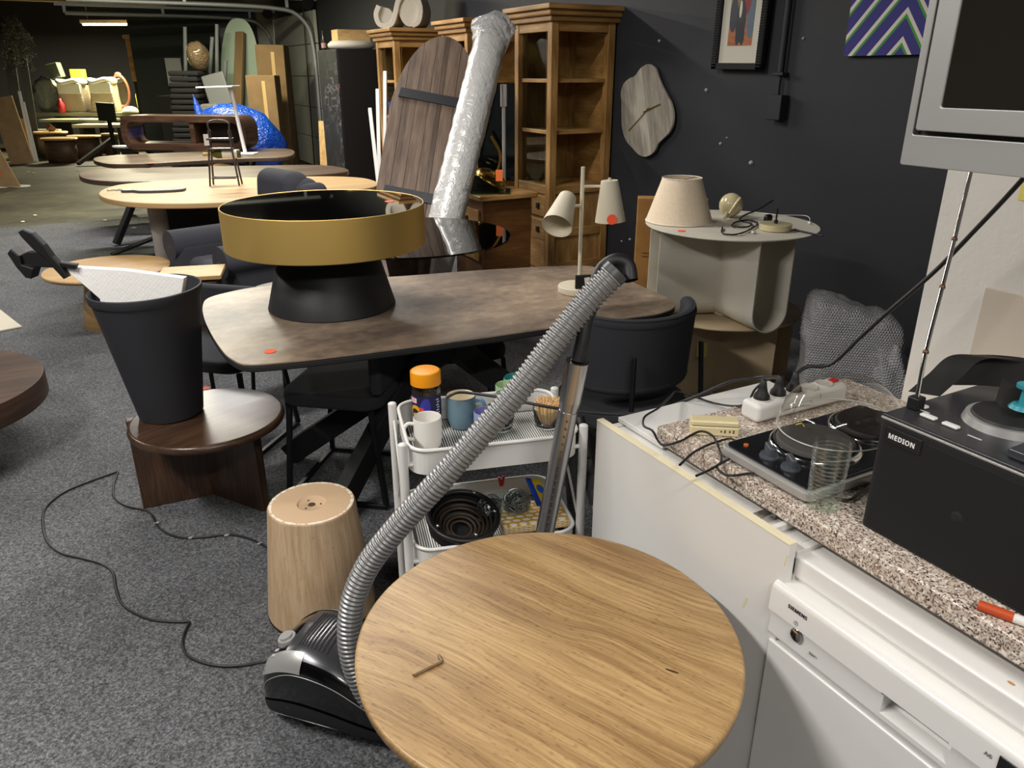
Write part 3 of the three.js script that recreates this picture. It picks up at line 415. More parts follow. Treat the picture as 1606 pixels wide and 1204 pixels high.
// vacuum cleaner
const vac = thing('vacuum_cleaner', 'black cylinder vacuum cleaner with a silver dial beside the round table', 'vacuum cleaner', [0.405, 0, -1.655], 0.76);
{
  const Lz = [-0.225, -0.215, -0.19, -0.14, -0.08, 0, 0.08, 0.15, 0.2, 0.225, 0.235], Hh = [0.12, 0.17, 0.205, 0.24, 0.25, 0.232, 0.185, 0.13, 0.09, 0.06, 0.045], Ww = [0.07, 0.1, 0.117, 0.124, 0.126, 0.125, 0.118, 0.103, 0.08, 0.05, 0.02];
  const ip = (A, u) => { const f = u * (A.length - 1), i = Math.min(A.length - 2, Math.floor(f)), t = f - i, a = A[Math.max(0, i - 1)], b = A[i], c = A[i + 1], d = A[Math.min(A.length - 1, i + 2)]; return 0.5 * (2 * b + (c - a) * t + (2 * a - 5 * b + 4 * c - d) * t * t + (3 * b - a - 3 * c + d) * t * t * t); };
  const surf = (u, a, o = 0) => { const z = ip(Lz, u), h = ip(Hh, u) / 2, w = ip(Ww, u), c = Math.cos(a), s = Math.sin(a), e = 0.62; return V((w + o) * Math.sign(c) * Math.abs(c) ** e, 0.014 + h + (h + o) * Math.sign(s) * Math.abs(s) ** e , z); };
  add('body', grid(96, 60, (v, u) => surf(u, v * 2 * PI), true), M.blackGloss, vac);
  const patch = (u0, u1, a0, a1, o) => grid(16, 16, (v, u) => surf(u0 + (u1 - u0) * u, a0 + (a1 - a0) * v, o), true);
  add('base_skirt', grid(96, 40, (v, u) => surf(u, PI * 1.02 + v * PI * 0.96, 0.004), true), mat(0x1d1d1f, 0.6), vac);
  add('shell_top', patch(0.3, 0.78, 1.05, 2.35, 0.003), phys(0x5c5d60, 0.25, { metalness: 0.7 }), vac);
  add('silver_panel', patch(0.1, 0.4, 2.12, 2.72, 0.0045), M.silver, vac); add('silver_panel', patch(0.1, 0.4, 0.42, 1.02, 0.0045), M.silver, vac);
  const ln = (list) => tube(list.map(([u, a]) => surf(u, a, 0.0035)), 0.0013, 80, 6);
  add('trim_line', ln([[0.12, 3.1], [0.22, 2.9], [0.35, 2.78], [0.5, 2.75], [0.65, 2.85], [0.78, 3.0], [0.86, 3.2], [0.86, 3.5]]), M.silver, vac);
  add('trim_line', ln([[0.1, 3.2], [0.14, 3.45], [0.22, 3.62], [0.35, 3.66], [0.5, 3.64], [0.75, 3.6], [0.86, 3.55], [0.93, 3.45]]), M.silver, vac);
  const dial = surf(0.26, 1.7, 0.0), dl = add('dial', merge([cyl(0.024, 0.027, 0.014, 32), cyl(0.017, 0.018, 0.008, 28).translate(0, 0.01, 0)]), M.silver, vac, dial.add(V(-0.01, 0.004, 0)), [-0.25, 0, 0.1]);
  for (const k of [0, 1, 2]) { const p = surf(0.225, 1.98 + k * 0.0, 0.002); add('button', box(0.009, 0.003, 0.013, 0.001), mat(0xa4a4a2, 0.4), vac, [p.x + k * 0.017 - 0.018, p.y + k * 0.003 - 0.004, p.z], [-0.5, 0, 0.3]); }
  for (let k = 0; k < 9; k++) add('vent_slot', patch(0.35 + k * 0.014, 0.357 + k * 0.014, 1.25, 1.95, 0.0045), M.blackMatte, vac);
  const em = surf(0.17, 2.5, 0.0046); add('emblem', new THREE.TorusGeometry(0.006, 0.0009, 6, 24).rotateX(-0.6).rotateZ(0.5), mat(0x4a4a4a, 0.5), vac, em);
  const lt = surf(0.32, 3.24, 0.002); add('lettering', text('miele', 0.011).rotateY(-PI / 2), mat(0x6a6a6a, 0.5), vac, [lt.x - 0.001, lt.y - 0.012, lt.z]);
  for (const x of [-0.105, 0.105]) add('wheel', cyl(0.03, 0.03, 0.02, 32).rotateZ(PI / 2), M.black, vac, [x * 0.75, 0.03, -0.1]);
  add('caster', cyl(0.016, 0.016, 0.02, 20).rotateZ(PI / 2), mat(0x8a8a88, 0.5), vac, [0, 0.016, 0.185]);
  add('hose_socket', bar(V(0, 0.09, 0.1), V(0.0, 0.165, 0.2), 0.036, 24, 0.03), M.black, vac);
}
// hose, handle and wand: one thing, hung from its wand
{
  const t = thing('vacuum_hose', 'grey ribbed vacuum hose with black handle and steel wand standing upright', 'hose');
  const P = [[612, 1128, 1.93], [585, 1100, 1.93], [562, 1060, 1.92], [549, 1010, 1.9], [552, 950, 1.88], [575, 890, 1.86], [622, 828, 1.83], [682, 762, 1.8], [750, 685, 1.78], [818, 605, 1.76], [875, 530, 1.74], [925, 468, 1.73], [962, 430, 1.72]].map(a => atD(...a));
  const c = new THREE.CatmullRomCurve3(P, false, 'centripetal'), len = c.getLength(), n = Math.round(len / 0.0116) * 6, fr = c.computeFrenetFrames(n, false);
  const R = 0.0305, prof = [0, 0.9, 1, 0.9, 0, -0.3], pts = []; for (let i = 0; i <= n; i++) pts.push(c.getPointAt(i / n));
  const g = grid(22, n, (u, v) => { const i = Math.round(v * n), a = u * 2 * PI, r = R + 0.0032 * prof[i % 6] - 0.0028; return pts[i].clone().addScaledVector(fr.normals[i], Math.cos(a) * r).addScaledVector(fr.binormals[i], Math.sin(a) * r); });
  add('ribbed_hose', g, M.hose, t);
  const e = pts[n], td = c.getTangentAt(1);
  add('hose_collar', bar(e.clone().addScaledVector(td, -0.004), e.clone().addScaledVector(td, 0.012), 0.031, 28, 0.03), mat(0x4a4a4c, 0.4), t);
  const top = atD(906, 566, 1.76), low = atD(858, 822, 1.95), k = top.y / (top.y - low.y), foot = top.clone().lerp(low, k); foot.y = 0.03;
  const hp = [top, atD(914, 530, 1.75), atD(921, 490, 1.745), atD(932, 450, 1.74), atD(946, 420, 1.755), atD(966, 408, 1.75), atD(984, 414, 1.745), atD(990, 440, 1.74)];
  add('handle', tube(hp, 0.016, 80, 16), mat(0x1a1a1c, 0.5), t);
  add('grip', tube([atD(914, 520, 1.76), atD(928, 490, 1.76), atD(940, 455, 1.75), atD(952, 432, 1.74)], 0.011, 40, 12), mat(0x2a2a2c, 0.7), t);
  const w1 = top.clone().lerp(low, 0.22);
  add('wand_socket', merge([bar(w1, top, 0.026, 28, 0.0275), bar(top.clone().lerp(low, 0.3), w1, 0.021, 28, 0.026)]), M.steel, t);
  const wd = add('wand', bar(foot, top.clone().lerp(low, 0.28), 0.0235, 32), M.steel, t);
  const dir = low.clone().sub(top).normalize(), toCam = V(0, EYE, 0).sub(low).normalize(), side = dir.clone().cross(toCam).normalize(), nrm = side.clone().cross(dir).normalize();
  for (let i = 0; i < 19; i++) { const p = top.clone().lerp(low, 0.32 + i * 0.045).addScaledVector(nrm, 0.0232); add('notch', box(0.012, 0.0025, 0.004, 0.001).applyQuaternion(new THREE.Quaternion().setFromUnitVectors(V(0, 1, 0), dir)), mat(0x4a4038, 0.5, 0.5), wd, p); }
  add('floor_head', box(0.28, 0.04, 0.07, 0.012), M.black, t, [foot.x, 0.021, foot.z - 0.03]);
}
// second wand leaning by the trolley
{
  const t = thing('spare_wand', 'black and chrome spare vacuum wand leaning between trolley and cupboard', 'wand');
  const a = atD(906, 655, 2.2), b = atD(926, 745, 2.18), d = atD(936, 790, 2.17), e = d.clone().add(d.clone().sub(a).multiplyScalar(1.9)); e.lerp(d, 0); const kk = (d.y - 0.02) / (a.y - d.y); const f = d.clone().add(d.clone().sub(a).multiplyScalar(kk));
  add('grip', tube([a, a.clone().lerp(b, 0.5), b], 0.02, 30, 18), M.black, t);
  add('sleeve', bar(d, b, 0.021, 24, 0.022), mat(0x2e2e30, 0.4), t); add('tube', bar(f, d, 0.0165, 24), M.chrome, t);
  for (const p of [a.clone().lerp(b, 0.75), b.clone().lerp(d, 0.6)]) add('clip', box(0.022, 0.04, 0.02, 0.008, 3), mat(0x3a3a3c, 0.4), t, p.clone().add(V(-0.008, 0, 0.016)));
  const h0 = atD(893, 660, 2.26), pts = [h0, h0.clone().add(V(0.015, -0.2, 0.0)), h0.clone().add(V(0.04, -0.45, 0.02)), h0.clone().add(V(0.07, -0.7, 0.06)), V(h0.x + 0.1, 0.03, h0.z + 0.12)], c = new THREE.CatmullRomCurve3(pts), n = 400, fr = c.computeFrenetFrames(n, false);
  solo('spare_hose', 'thin dark ribbed hose hanging beside the trolley leg', 'hose', grid(14, n, (u, v) => { const i = Math.round(v * n), a2 = u * 2 * PI, r = 0.019 + 0.002 * [0, 1, 1, 0][i % 4]; return c.getPointAt(v).addScaledVector(fr.normals[i], Math.cos(a2) * r).addScaledVector(fr.binormals[i], Math.sin(a2) * r); }), mat(0x3a3a3b, 0.45));
}
// power cord of the vacuum on the carpet
{
  const y = 0.006, A = [[437, 1028], [420, 1036], [380, 1043], [345, 1044], [312, 1037], [291, 1024], [286, 1006], [292, 985], [297, 975], [280, 975], [240, 972], [212, 962], [190, 945], [181, 920], [176, 897], [160, 885], [130, 876], [95, 867], [75, 850], [67, 820], [72, 795], [100, 772], [140, 755], [185, 739]];
  const B = [[185, 739], [178, 762], [180, 780], [198, 793], [232, 802], [250, 828], [280, 842], [320, 842], [360, 838], [395, 846], [425, 862], [440, 870]];
  const line = L => tube(L.map(([x, q], i) => atY(x, q, y + (i === 0 && L === A ? 0.05 : 0))), 0.0042, 220, 8);
  const t = thing('power_cord', 'thin black power cord snaking over the grey carpet', 'cord');
  add('cord_run', line(A), M.cable, t); add('cord_run', line(B), M.cable, t);
  vac.updateMatrixWorld(true); vac.attach(t); delete t.userData.label; delete t.userData.category;
  for (const [x, q] of [[246, 820], [300, 843], [356, 839], [408, 852]]) add('worn_mark', new THREE.SphereGeometry(0.0052, 10, 8).scale(2.2, 1, 1), mat(0x9a9690, 0.7), t, atY(x, q, y)); t.name = 'power_cord';
}
// dark wood stool
{
  const Y = 0.43, l = atY(197, 665, Y), r = atY(447, 637, Y), c = l.clone().add(r).multiplyScalar(0.5), R = l.distanceTo(r) / 2 * 0.99;
  const t = thing('side_table', 'low round dark wood side table with crossed slab legs under the bin', 'side table', [c.x, 0, c.z]);
  add('table_top', metres(lathe([[0, 0], [R - 0.014, 0], [R - 0.004, -0.006], [R, -0.018], [R - 0.004, -0.03], [R - 0.016, -0.036], [0, -0.036]], 80), 0.7, 0.4), M.darkwood, t, [0, Y, 0]);
  const f1 = atY(225, 795, 0), f2 = atY(418, 800, 0), m = atY(338, 772, 0); const h = Y - 0.037;
  const leg = (a, b) => { const d = b.clone().sub(a), g = metres(box(d.length(), h, 0.035, 0.005), 0.6, PI / 2); return [g, [(a.x + b.x) / 2 - c.x, h / 2, (a.z + b.z) / 2 - c.z], [0, -Math.atan2(d.z, d.x), 0]]; };
  const e1 = m.clone().add(m.clone().sub(f1).multiplyScalar(0.75)), e2 = m.clone().add(m.clone().sub(f2).multiplyScalar(0.75));
  let q = leg(f1.clone(), e1); add('leg_slab', q[0], M.darkwood, t, q[1], q[2]); q = leg(f2.clone(), m.clone().lerp(f2, 0.02)); add('leg_slab', q[0], M.darkwood, t, q[1], q[2]); q = leg(m.clone().lerp(e2, 0.08), e2); add('leg_slab', q[0], M.darkwood, t, q[1], q[2]);
  const s = atY(322, 609, Y); sticker(t, s.x - c.x, Y + 0.001, s.z - c.z, 0.02);
  // waste bin
  const bl = atY(222, 648, Y), br = atY(319, 645, Y), bc = bl.clone().add(br).multiplyScalar(0.5), rb = bl.distanceTo(br) / 2, top = V(bc.x, 0, bc.z);
  const Hb = 0.5, b = thing('waste_bin', 'tall black plastic bin standing on the dark round side table', 'bin', [bc.x - 0.018, Y + 0.001, bc.z], 0), rt = 0.193; b.rotation.z = 0.03; b.position.x += 0.016;
  add('body', lathe([[0, 0.0], [rb * 0.96, 0], [rb, 0.006], [rt - 0.008, Hb - 0.035], [rt, Hb - 0.03], [rt + 0.002, Hb - 0.004], [rt - 0.003, Hb], [rt - 0.007, Hb - 0.006], [rb - 0.006, 0.01], [0, 0.008]], 80), M.binBlack, b);
  // polystyrene sheet in the bin
  const F = pts => { const s = new THREE.Shape(pts.map(p => new THREE.Vector2(p[0], p[1]))); return new THREE.ExtrudeGeometry(s, { depth: 0.024, bevelEnabled: true, bevelSize: 0.003, bevelThickness: 0.003, bevelSegments: 2 }); };
  const Dh = 2.72, q0 = pt(106, 416, Dh), ref = on(200, 0.9, Dh); const loc = (px, py) => { const p = pt(px, py, Dh); return [(p.x - ref.x) * ca + (p.z - ref.z) * sa, p.y]; };
  const fs = thing('foam_sheet', 'white polystyrene sheet sticking out of the black bin', 'foam sheet', [ref.x, 0, ref.z], -YAW);
  add('sheet', F([loc(106, 416), loc(200, 422), loc(292, 434), loc(286, 470), loc(278, 540), loc(180, 540), loc(163, 465)]), M.foam, fs);
  // black bracket with a strap poking out of the bin
  const k = thing('black_clamp', 'black plastic clamp handle poking out beside the polystyrene sheet', 'clamp', [ref.x, 0, ref.z], -YAW), mm = mat(0x131314, 0.5);
  const bx = (A, z, d, r) => { const s = new THREE.Shape(A.map(a => { const q = loc(...a); return new THREE.Vector2(q[0], q[1]); })); return new THREE.ExtrudeGeometry(s, { depth: d, bevelEnabled: true, bevelSize: 0.004, bevelThickness: 0.004, bevelSegments: 2 }).translate(0, 0, z); };
  add('long_arm', bx([[44, 360], [50, 357], [62, 362], [80, 380], [93, 398], [106, 412], [116, 428], [112, 430], [98, 415], [84, 398], [66, 385], [48, 366]], 0.03, 0.02), mm, k);
  add('cross_arm', bx([[42, 398], [55, 392], [78, 392], [96, 408], [92, 414], [70, 413], [48, 411]], 0.02, 0.02), mm, k);
  add('jaw', bx([[29, 392], [33, 387], [44, 396], [48, 410], [66, 416], [62, 429], [56, 428], [42, 412]], 0.012, 0.045), mm, k);
  add('stub', bx([[106, 408], [128, 411], [126, 416], [108, 413]], 0.026, 0.016), mm, k);
}
// trolley
{
  const ang = -0.258, C = V(0.875, 0, -1.772), t = thing('trolley', 'white metal trolley with two trays holding mugs and jars', 'trolley', C, ang), L = 0.46, W = 0.335;
  const tray = (yT, h) => { const o = new THREE.Shape(rrect(L, W, 0.055, 8).map(p => new THREE.Vector2(p[0], p[1]))); o.holes.push(new THREE.Path(rrect(L - 0.006, W - 0.006, 0.052, 8).map(p => new THREE.Vector2(p[0], p[1])))); const g = new THREE.ExtrudeGeometry(o, { depth: h, bevelEnabled: false, curveSegments: 8 }).rotateX(-PI / 2).translate(0, yT - h, 0); const m = add('tray', g, M.white, t);
    const rim = rrect(L, W, 0.055, 8).map(p => V(p[0], yT, p[1])); add('rim', tube(rim, 0.0055, 160, 8, true), M.white, m); add('tray_floor', slab(rrect(L - 0.004, W - 0.004, 0.052, 8), 0.003, 0).translate(0, yT - h + 0.003, 0), mat(0x3a3a3a, 0.7), m);
    const bars = []; for (let k = -30; k <= 30; k++) { const x0 = k * 0.0068; bars.push(box(0.0034, 0.002, W - 0.03, 0).translate(x0, yT - h + 0.0045, 0)); } meta(add('floor_slats', merge(bars), M.white, m), null, null, null, 'stuff'); return m; };
  tray(0.75, 0.07); tray(0.45, 0.07); tray(0.14, 0.07);
  for (const x of [-1, 1]) for (const z of [-1, 1]) { add('post', merge([cyl(0.0125, 0.0125, 0.72, 18).translate(0, 0.4, 0), new THREE.SphereGeometry(0.0125, 16, 8).scale(1, 0.4, 1).translate(0, 0.76, 0)]), M.white, t, [x * (L / 2 + 0.016), 0, z * (W / 2 - 0.03)]); add('caster', cyl(0.022, 0.022, 0.018, 20).rotateX(PI / 2), M.black, t, [x * (L / 2 + 0.016), 0.022, z * (W / 2 - 0.03)]); }
  for (const x of [-1, 1]) { add('side_rod', merge([bar(V(x * (L / 2 + 0.014), 0.72, -W / 2 + 0.03), V(x * (L / 2 + 0.014), 0.45, W / 2 - 0.03), 0.004, 8), bar(V(x * (L / 2 + 0.014), 0.45, -W / 2 + 0.03), V(x * (L / 2 + 0.014), 0.72, W / 2 - 0.03), 0.004, 8)]), M.white, t); for (const y of [0.7, 0.4]) for (const z of [-1, 1]) add('pin', cyl(0.006, 0.006, 0.035, 12).rotateZ(PI / 2), M.white, t, [x * (L / 2 + 0.002), y, z * (W / 2 - 0.03)]); }
  const yF = 0.6865, tp = (px, py) => { const p = atY(px, py, yF); return p; };
  // mugs
  const mug = (name, label, px, py, r, h, m, mi, hAng, hm, taper = 0.92) => { const p = tp(px, py), o = thing(name, label, 'mug', p, hAng); add('body', lathe([[0, 0], [r * taper * 0.9, 0], [r * taper, 0.006], [r, h * 0.35], [r, h - 0.003], [r - 0.0015, h]], 48), m, o); add('inside', lathe([[r - 0.0015, h], [r - 0.004, h - 0.002], [r - 0.004, h * 0.35], [r * taper - 0.004, 0.008], [0, 0.006]], 48), mi, o); if (hm) { const c = [[r - 0.002, h * 0.8], [r + 0.016, h * 0.82], [r + 0.027, h * 0.62], [r + 0.022, h * 0.36], [r - 0.002, h * 0.25]].map(q => V(q[0], q[1], 0)); add('handle', tube(c, 0.0052, 30, 10), hm, o); } return o; };
  const wm = mat(0xe6e3dc, 0.3);
  mug('white_mug', 'plain white mug at the trolley corner before the jar', 672, 698, 0.0395, 0.088, wm, wm, PI * 0.93, wm);
  const bl = mat(0x6d8896, 0.45, 0, { bumpMap: T.fabric, bumpScale: 0.002 });
  mug('blue_mug', 'speckled blue grey mug with a light blue handle and cream inside', 724, 668, 0.0425, 0.1, bl, mat(0xe6dcc0, 0.35), -0.42, mat(0x6c9cba, 0.35), 0.8);
  mug('green_cup', 'pale green ceramic cup with brown rim on the trolley', 796, 640, 0.0375, 0.08, mat(0xa0c09a, 0.35), mat(0xb4cca0, 0.35), 0, null);
  mug('turquoise_bowl', 'turquoise ceramic bowl behind the pale green cup', 812, 626, 0.045, 0.075, mat(0x6fb0a8, 0.3), mat(0x3f9c9c, 0.3), 0, null);
  mug('lilac_cup', 'lilac cup half hidden behind the vacuum hose', 762, 684, 0.034, 0.08, mat(0x8fa0cc, 0.35), mat(0x8c8cc8, 0.35), 0, null);
  // coffee jar
  const jp = tp(673, 672), j = thing('coffee_jar', 'dark instant coffee jar with a yellow orange screw lid and blue label', 'jar', [jp.x, yF, jp.z - 0.01], -YAW - 0.3), jr = 0.042;
  add('glass', lathe([[0, 0], [jr - 0.004, 0], [jr, 0.006], [jr, 0.125], [jr - 0.006, 0.135], [jr - 0.006, 0.142], [0, 0.142]], 48), phys(0x1c100a, 0.12, { clearcoat: 0.6 }), j);
  add('lid', lathe([[0, 0.182], [jr - 0.004, 0.182], [jr + 0.0015, 0.178], [jr + 0.002, 0.141], [jr - 0.002, 0.14]], 48), mat(0xf09a08, 0.35), j);
  const lt = canvas(512, 256, (x, w, h) => { x.fillStyle = '#1e1c48'; x.fillRect(0, 0, w, h); x.fillStyle = '#3a3aa0'; x.beginPath(); x.ellipse(290, 130, 60, 120, 0.3, 0, 7); x.fill(); x.fillStyle = '#e0a818'; x.beginPath(); x.arc(190, 160, 82, 0, 7); x.fill(); x.fillStyle = '#3a2412'; x.beginPath(); x.arc(182, 168, 60, 0, 7); x.fill(); x.fillStyle = '#e8e0d8'; x.font = 'bold 34px sans-serif'; x.fillText('arte', 150, 165); x.fillText('amar', 142, 200); x.fillStyle = '#d85048'; x.beginPath(); x.arc(262, 120, 30, 0, 7); x.fill(); x.fillStyle = '#f0c8c8'; x.fillRect(110, 20, 100, 40); x.fillStyle = '#b84a50'; x.font = 'bold 22px sans-serif'; x.fillText('FILTER', 120, 48); x.fillStyle = '#d8d8e0'; for (let k = 0; k < 9; k++) x.fillRect(420 + (k % 2) * 10, 30 + k * 22, 40, 10); });
  add('label', new THREE.CylinderGeometry(jr + 0.0006, jr + 0.0006, 0.095, 48, 1, true, PI * -0.55, PI * 1.1), mat(0xffffff, 0.45, 0, { map: lt }), j, [0, 0.066, 0]);
  // glass jug stopper and glass
  const gp = tp(785, 672), gd = thing('cut_glass_jar', 'cut glass jar with a knobbed lid behind the ribbed hose', 'glass jar', gp);
  const cg = clear(0xf0f4f4, 0.02, { thickness: 0.004 });
  add('bowl', lathe([[0, 0], [0.03, 0], [0.036, 0.01], [0.042, 0.05], [0.042, 0.062], [0.039, 0.062], [0.038, 0.05], [0.033, 0.012], [0, 0.005]], 24), cg, gd);
  add('lid', lathe([[0.042, 0.063], [0.04, 0.072], [0.026, 0.082], [0.01, 0.086], [0.007, 0.092], [0.014, 0.1], [0.016, 0.108], [0.011, 0.116], [0, 0.12]], 16), cg, gd);
  // stick holder
  const sp2 = tp(858, 668), sh = thing('stick_glass', 'cut glass tumbler filled with pale wooden sticks', 'tumbler', sp2);
  add('bowl', lathe([[0, 0], [0.032, 0], [0.036, 0.004], [0.043, 0.06], [0.041, 0.06], [0.034, 0.006], [0, 0.004]], 24), cg, sh);
  const st = []; for (let k = 0; k < 280; k++) { const r = 0.032 * Math.sqrt(rnd()), a = rnd() * 2 * PI, h = rr(0.074, 0.088); st.push(bar(V(Math.cos(a) * r * 0.85, 0.006, Math.sin(a) * r * 0.85), V(Math.cos(a + 0.1) * r * 1.18, h, Math.sin(a + 0.1) * r * 1.18), 0.0017, 5)); }
  const stk = solo('wooden_sticks', 'bunch of pale wooden coffee stirring sticks in the tumbler', 'sticks', merge(st), mat(0xe8c490, 0.7), sp2); stk.userData.kind = 'stuff';
  // lower tray contents
  const y2 = 0.3865, lp = (px, py, Y) => atY(px, py, Y);
  const pn = thing('coil_basket', 'black round wire coil basket in the lower trolley tray', 'basket', [C.x - 0.1, y2, C.z + 0.035]);
  add('rim', new THREE.TorusGeometry(0.098, 0.009, 10, 48).rotateX(PI / 2), M.black, pn, [0, 0.075, 0]); add('shell', lathe([[0, 0.002], [0.07, 0.002], [0.095, 0.03], [0.1, 0.075], [0.096, 0.075], [0.09, 0.032], [0.066, 0.008], [0, 0.008]], 48), mat(0x1a1a1b, 0.5), pn);
  const co = []; for (let k = 0; k < 6; k++) co.push(new THREE.TorusGeometry(0.03 + k * 0.011, 0.005, 8, 40).rotateX(PI / 2 + rr(-0.1, 0.1)).translate(0, 0.02 + 0.006 * k, 0)); add('coiled_wire', merge(co), mat(0x2a1f16, 0.6), pn);
  for (let k = 0; k < 5; k++) { const a = k * 1.3 + 0.3; add('rivet', new THREE.SphereGeometry(0.006, 10, 8), M.steel, pn, [Math.cos(a) * 0.09, 0.086, Math.sin(a) * 0.09]); }
  pn.rotation.x = 0.25; pn.position.y += 0.03;
  const wp = lp(797, 806, 0.43), wl = thing('steel_wool_pack', 'two steel wool balls in a clear bag with blue yellow header', 'scourer pack', [wp.x, 0.43, wp.z], -0.1);
  const ball = r => { const L = []; for (let k = 0; k < 26; k++) { const T0 = new THREE.TorusGeometry(r * rr(0.7, 1), 0.0012, 4, 26); T0.rotateX(rnd() * 6).rotateY(rnd() * 6); L.push(T0); } return merge(L); };
  for (const x of [-0.06, 0.026]) { add('steel_ball', ball(0.042), M.steel, wl, [x, 0.035, 0]); }
  add('ball_core', merge([new THREE.SphereGeometry(0.029, 16, 12).translate(-0.055, 0.035, 0), new THREE.SphereGeometry(0.029, 16, 12).translate(0.022, 0.035, 0)]), mat(0x4a4a48, 0.5, 0.8), wl);
  add('clear_bag', box(0.17, 0.078, 0.08, 0.035, 4), M.film, wl, [-0.015, 0.036, 0]);
  const hd = add('header_card', box(0.06, 0.004, 0.1, 0.001), mat(0xd8b40c, 0.5), wl, [0.1, 0.05, 0.0], [0.5, 0, -0.5]); add('blue_band', box(0.022, 0.005, 0.1, 0.001), mat(0x1a44a8, 0.5), hd, [-0.022, 0.0006, 0]); add('round_logo', cyl(0.016, 0.016, 0.001, 24), mat(0x2f5cc0, 0.5), hd, [0.012, 0.0028, -0.014]);
  const ct = canvas(256, 256, (x, w, h) => { x.fillStyle = '#d8a838'; x.fillRect(0, 0, w, h); x.fillStyle = '#f4efe2'; for (let i = 0; i < 7; i++) for (let q = 0; q < 7; q++) { x.beginPath(); x.ellipse(i * 38 + (q % 2) * 19, q * 38 + 14, 16, 13, 0.4, 0, 7); x.fill(); } });
  const cp0 = lp(830, 812, 0.34); const cl = solo('patterned_cloth', 'yellow cloth with white dots folded in the trolley tray', 'cloth', box(0.2, 0.03, 0.13, 0.008), mat(0xffffff, 0.9, 0, { map: ct }), [C.x + 0.12, y2 + 0.04, C.z + 0.06], [0, ang, 0]);
  solo('clothes_peg', 'red plastic clip on the lower trolley tray rim', 'clip', merge([moved(box(0.008, 0.034, 0.008, 0.002), -0.004, 0.017, 0, 0, 0, 0.2), moved(box(0.008, 0.034, 0.008, 0.002), 0.006, 0.017, 0, 0, 0, -0.2)]), mat(0xb02018, 0.4), atY(786, 762, 0.452).add(V(0, 0.0, 0)));
}
// ---------------------------------------------------------------- middle ground
// dining table
{
  const Y = 0.76, O = [[318, 478], [321, 502], [345, 545], [362, 562], [385, 571], [450, 567], [650, 543], [790, 524], [920, 505], [1000, 496], [1035, 491], [1054, 484], [1059, 476], [1048, 467], [1010, 450], [965, 430], [945, 422], [925, 417], [890, 416.5], [760, 423], [640, 432], [500, 441], [400, 450], [345, 461], [325, 468]].map(p => atY(...p, Y));
  const t = thing('dining_table', 'brown stone look dining table with black edge carrying the brass coffee table', 'dining table', [1.23, 0, -2.9]);
  const loc = smooth(O.map(p => [p.x - 1.23, p.z + 2.9]), 6);
  add('table_top', metres(slab(loc, 0.006, 0.001).translate(0, Y, 0), 1.6, 0.06), M.dining, t); add('edge', slab(loc.map(p => [p[0] * 0.999, p[1] * 0.999]), 0.024, 0.006).translate(0, Y - 0.0062, 0), M.blackMatte, t);
  for (const [x, z, x2, z2] of [[-0.62, 0.3, 0.2, -0.32], [0.62, 0.38, -0.2, -0.3], [-0.62, -0.36, 0.2, 0.34], [0.62, -0.3, -0.2, 0.32]]) add('leg_beam', plank(V(x, 0.03, z), V(x2 * 0.6, Y - 0.05, z2 * 0.6), 0.06, 0.1, 0.004), M.blackMatte, t);
  add('under_plate', box(0.6, 0.012, 0.5, 0.002), M.blackMatte, t, [0, Y - 0.037, 0]);
  const s = atY(424, 551, Y); sticker(t, s.x - 1.23, Y + 0.0008, s.z + 2.9, 0.02);
}
// brass coffee table on the dining table
{
  const Y = 0.76, l = atY(424, 478, Y), r = atY(620, 478, Y), c = l.clone().add(r).multiplyScalar(0.5), R = 0.393, y1 = 0.255, y2 = 0.415;
  const t = thing('brass_coffee_table', 'round brass coffee table with black glass top and black cone foot', 'coffee table', [c.x, Y, c.z]);
  add('foot', lathe([[0, 0], [0.252, 0], [0.257, 0.006], [0.185, y1 + 0.01], [0, y1 + 0.01]], 96), phys(0x1c1d20, 0.5), t);
  const rg = lathe([[R - 0.03, y1], [R - 0.004, y1], [R, y1 + 0.004], [R, y2 - 0.003], [R - 0.003, y2], [R - 0.006, y2 - 0.002], [R - 0.006, y1 + 0.008], [R - 0.03, y1 + 0.008]], 128); { const p = rg.attributes.position, uv = rg.attributes.uv; for (let i = 0; i < p.count; i++) uv.setXY(i, Math.atan2(p.getZ(i), p.getX(i)) * R / 0.3, p.getY(i) / 0.3); }
  add('brass_ring', rg, M.brass, t); add('underside', cyl(R - 0.004, R - 0.004, 0.006, 96), M.blackMatte, t, [0, y1 + 0.006, 0]);
  add('glass_top', cyl(R - 0.0062, R - 0.0062, 0.008, 96), phys(0x0a0a0c, 0.03, { clearcoat: 1, clearcoatRoughness: 0.02 }), t, [0, y2 - 0.0055, 0]);
  const s = atY(611, 320, Y + y2 - 0.012); sticker(t, s.x - c.x, y2 - 0.0009, s.z - c.z, 0.019);
}
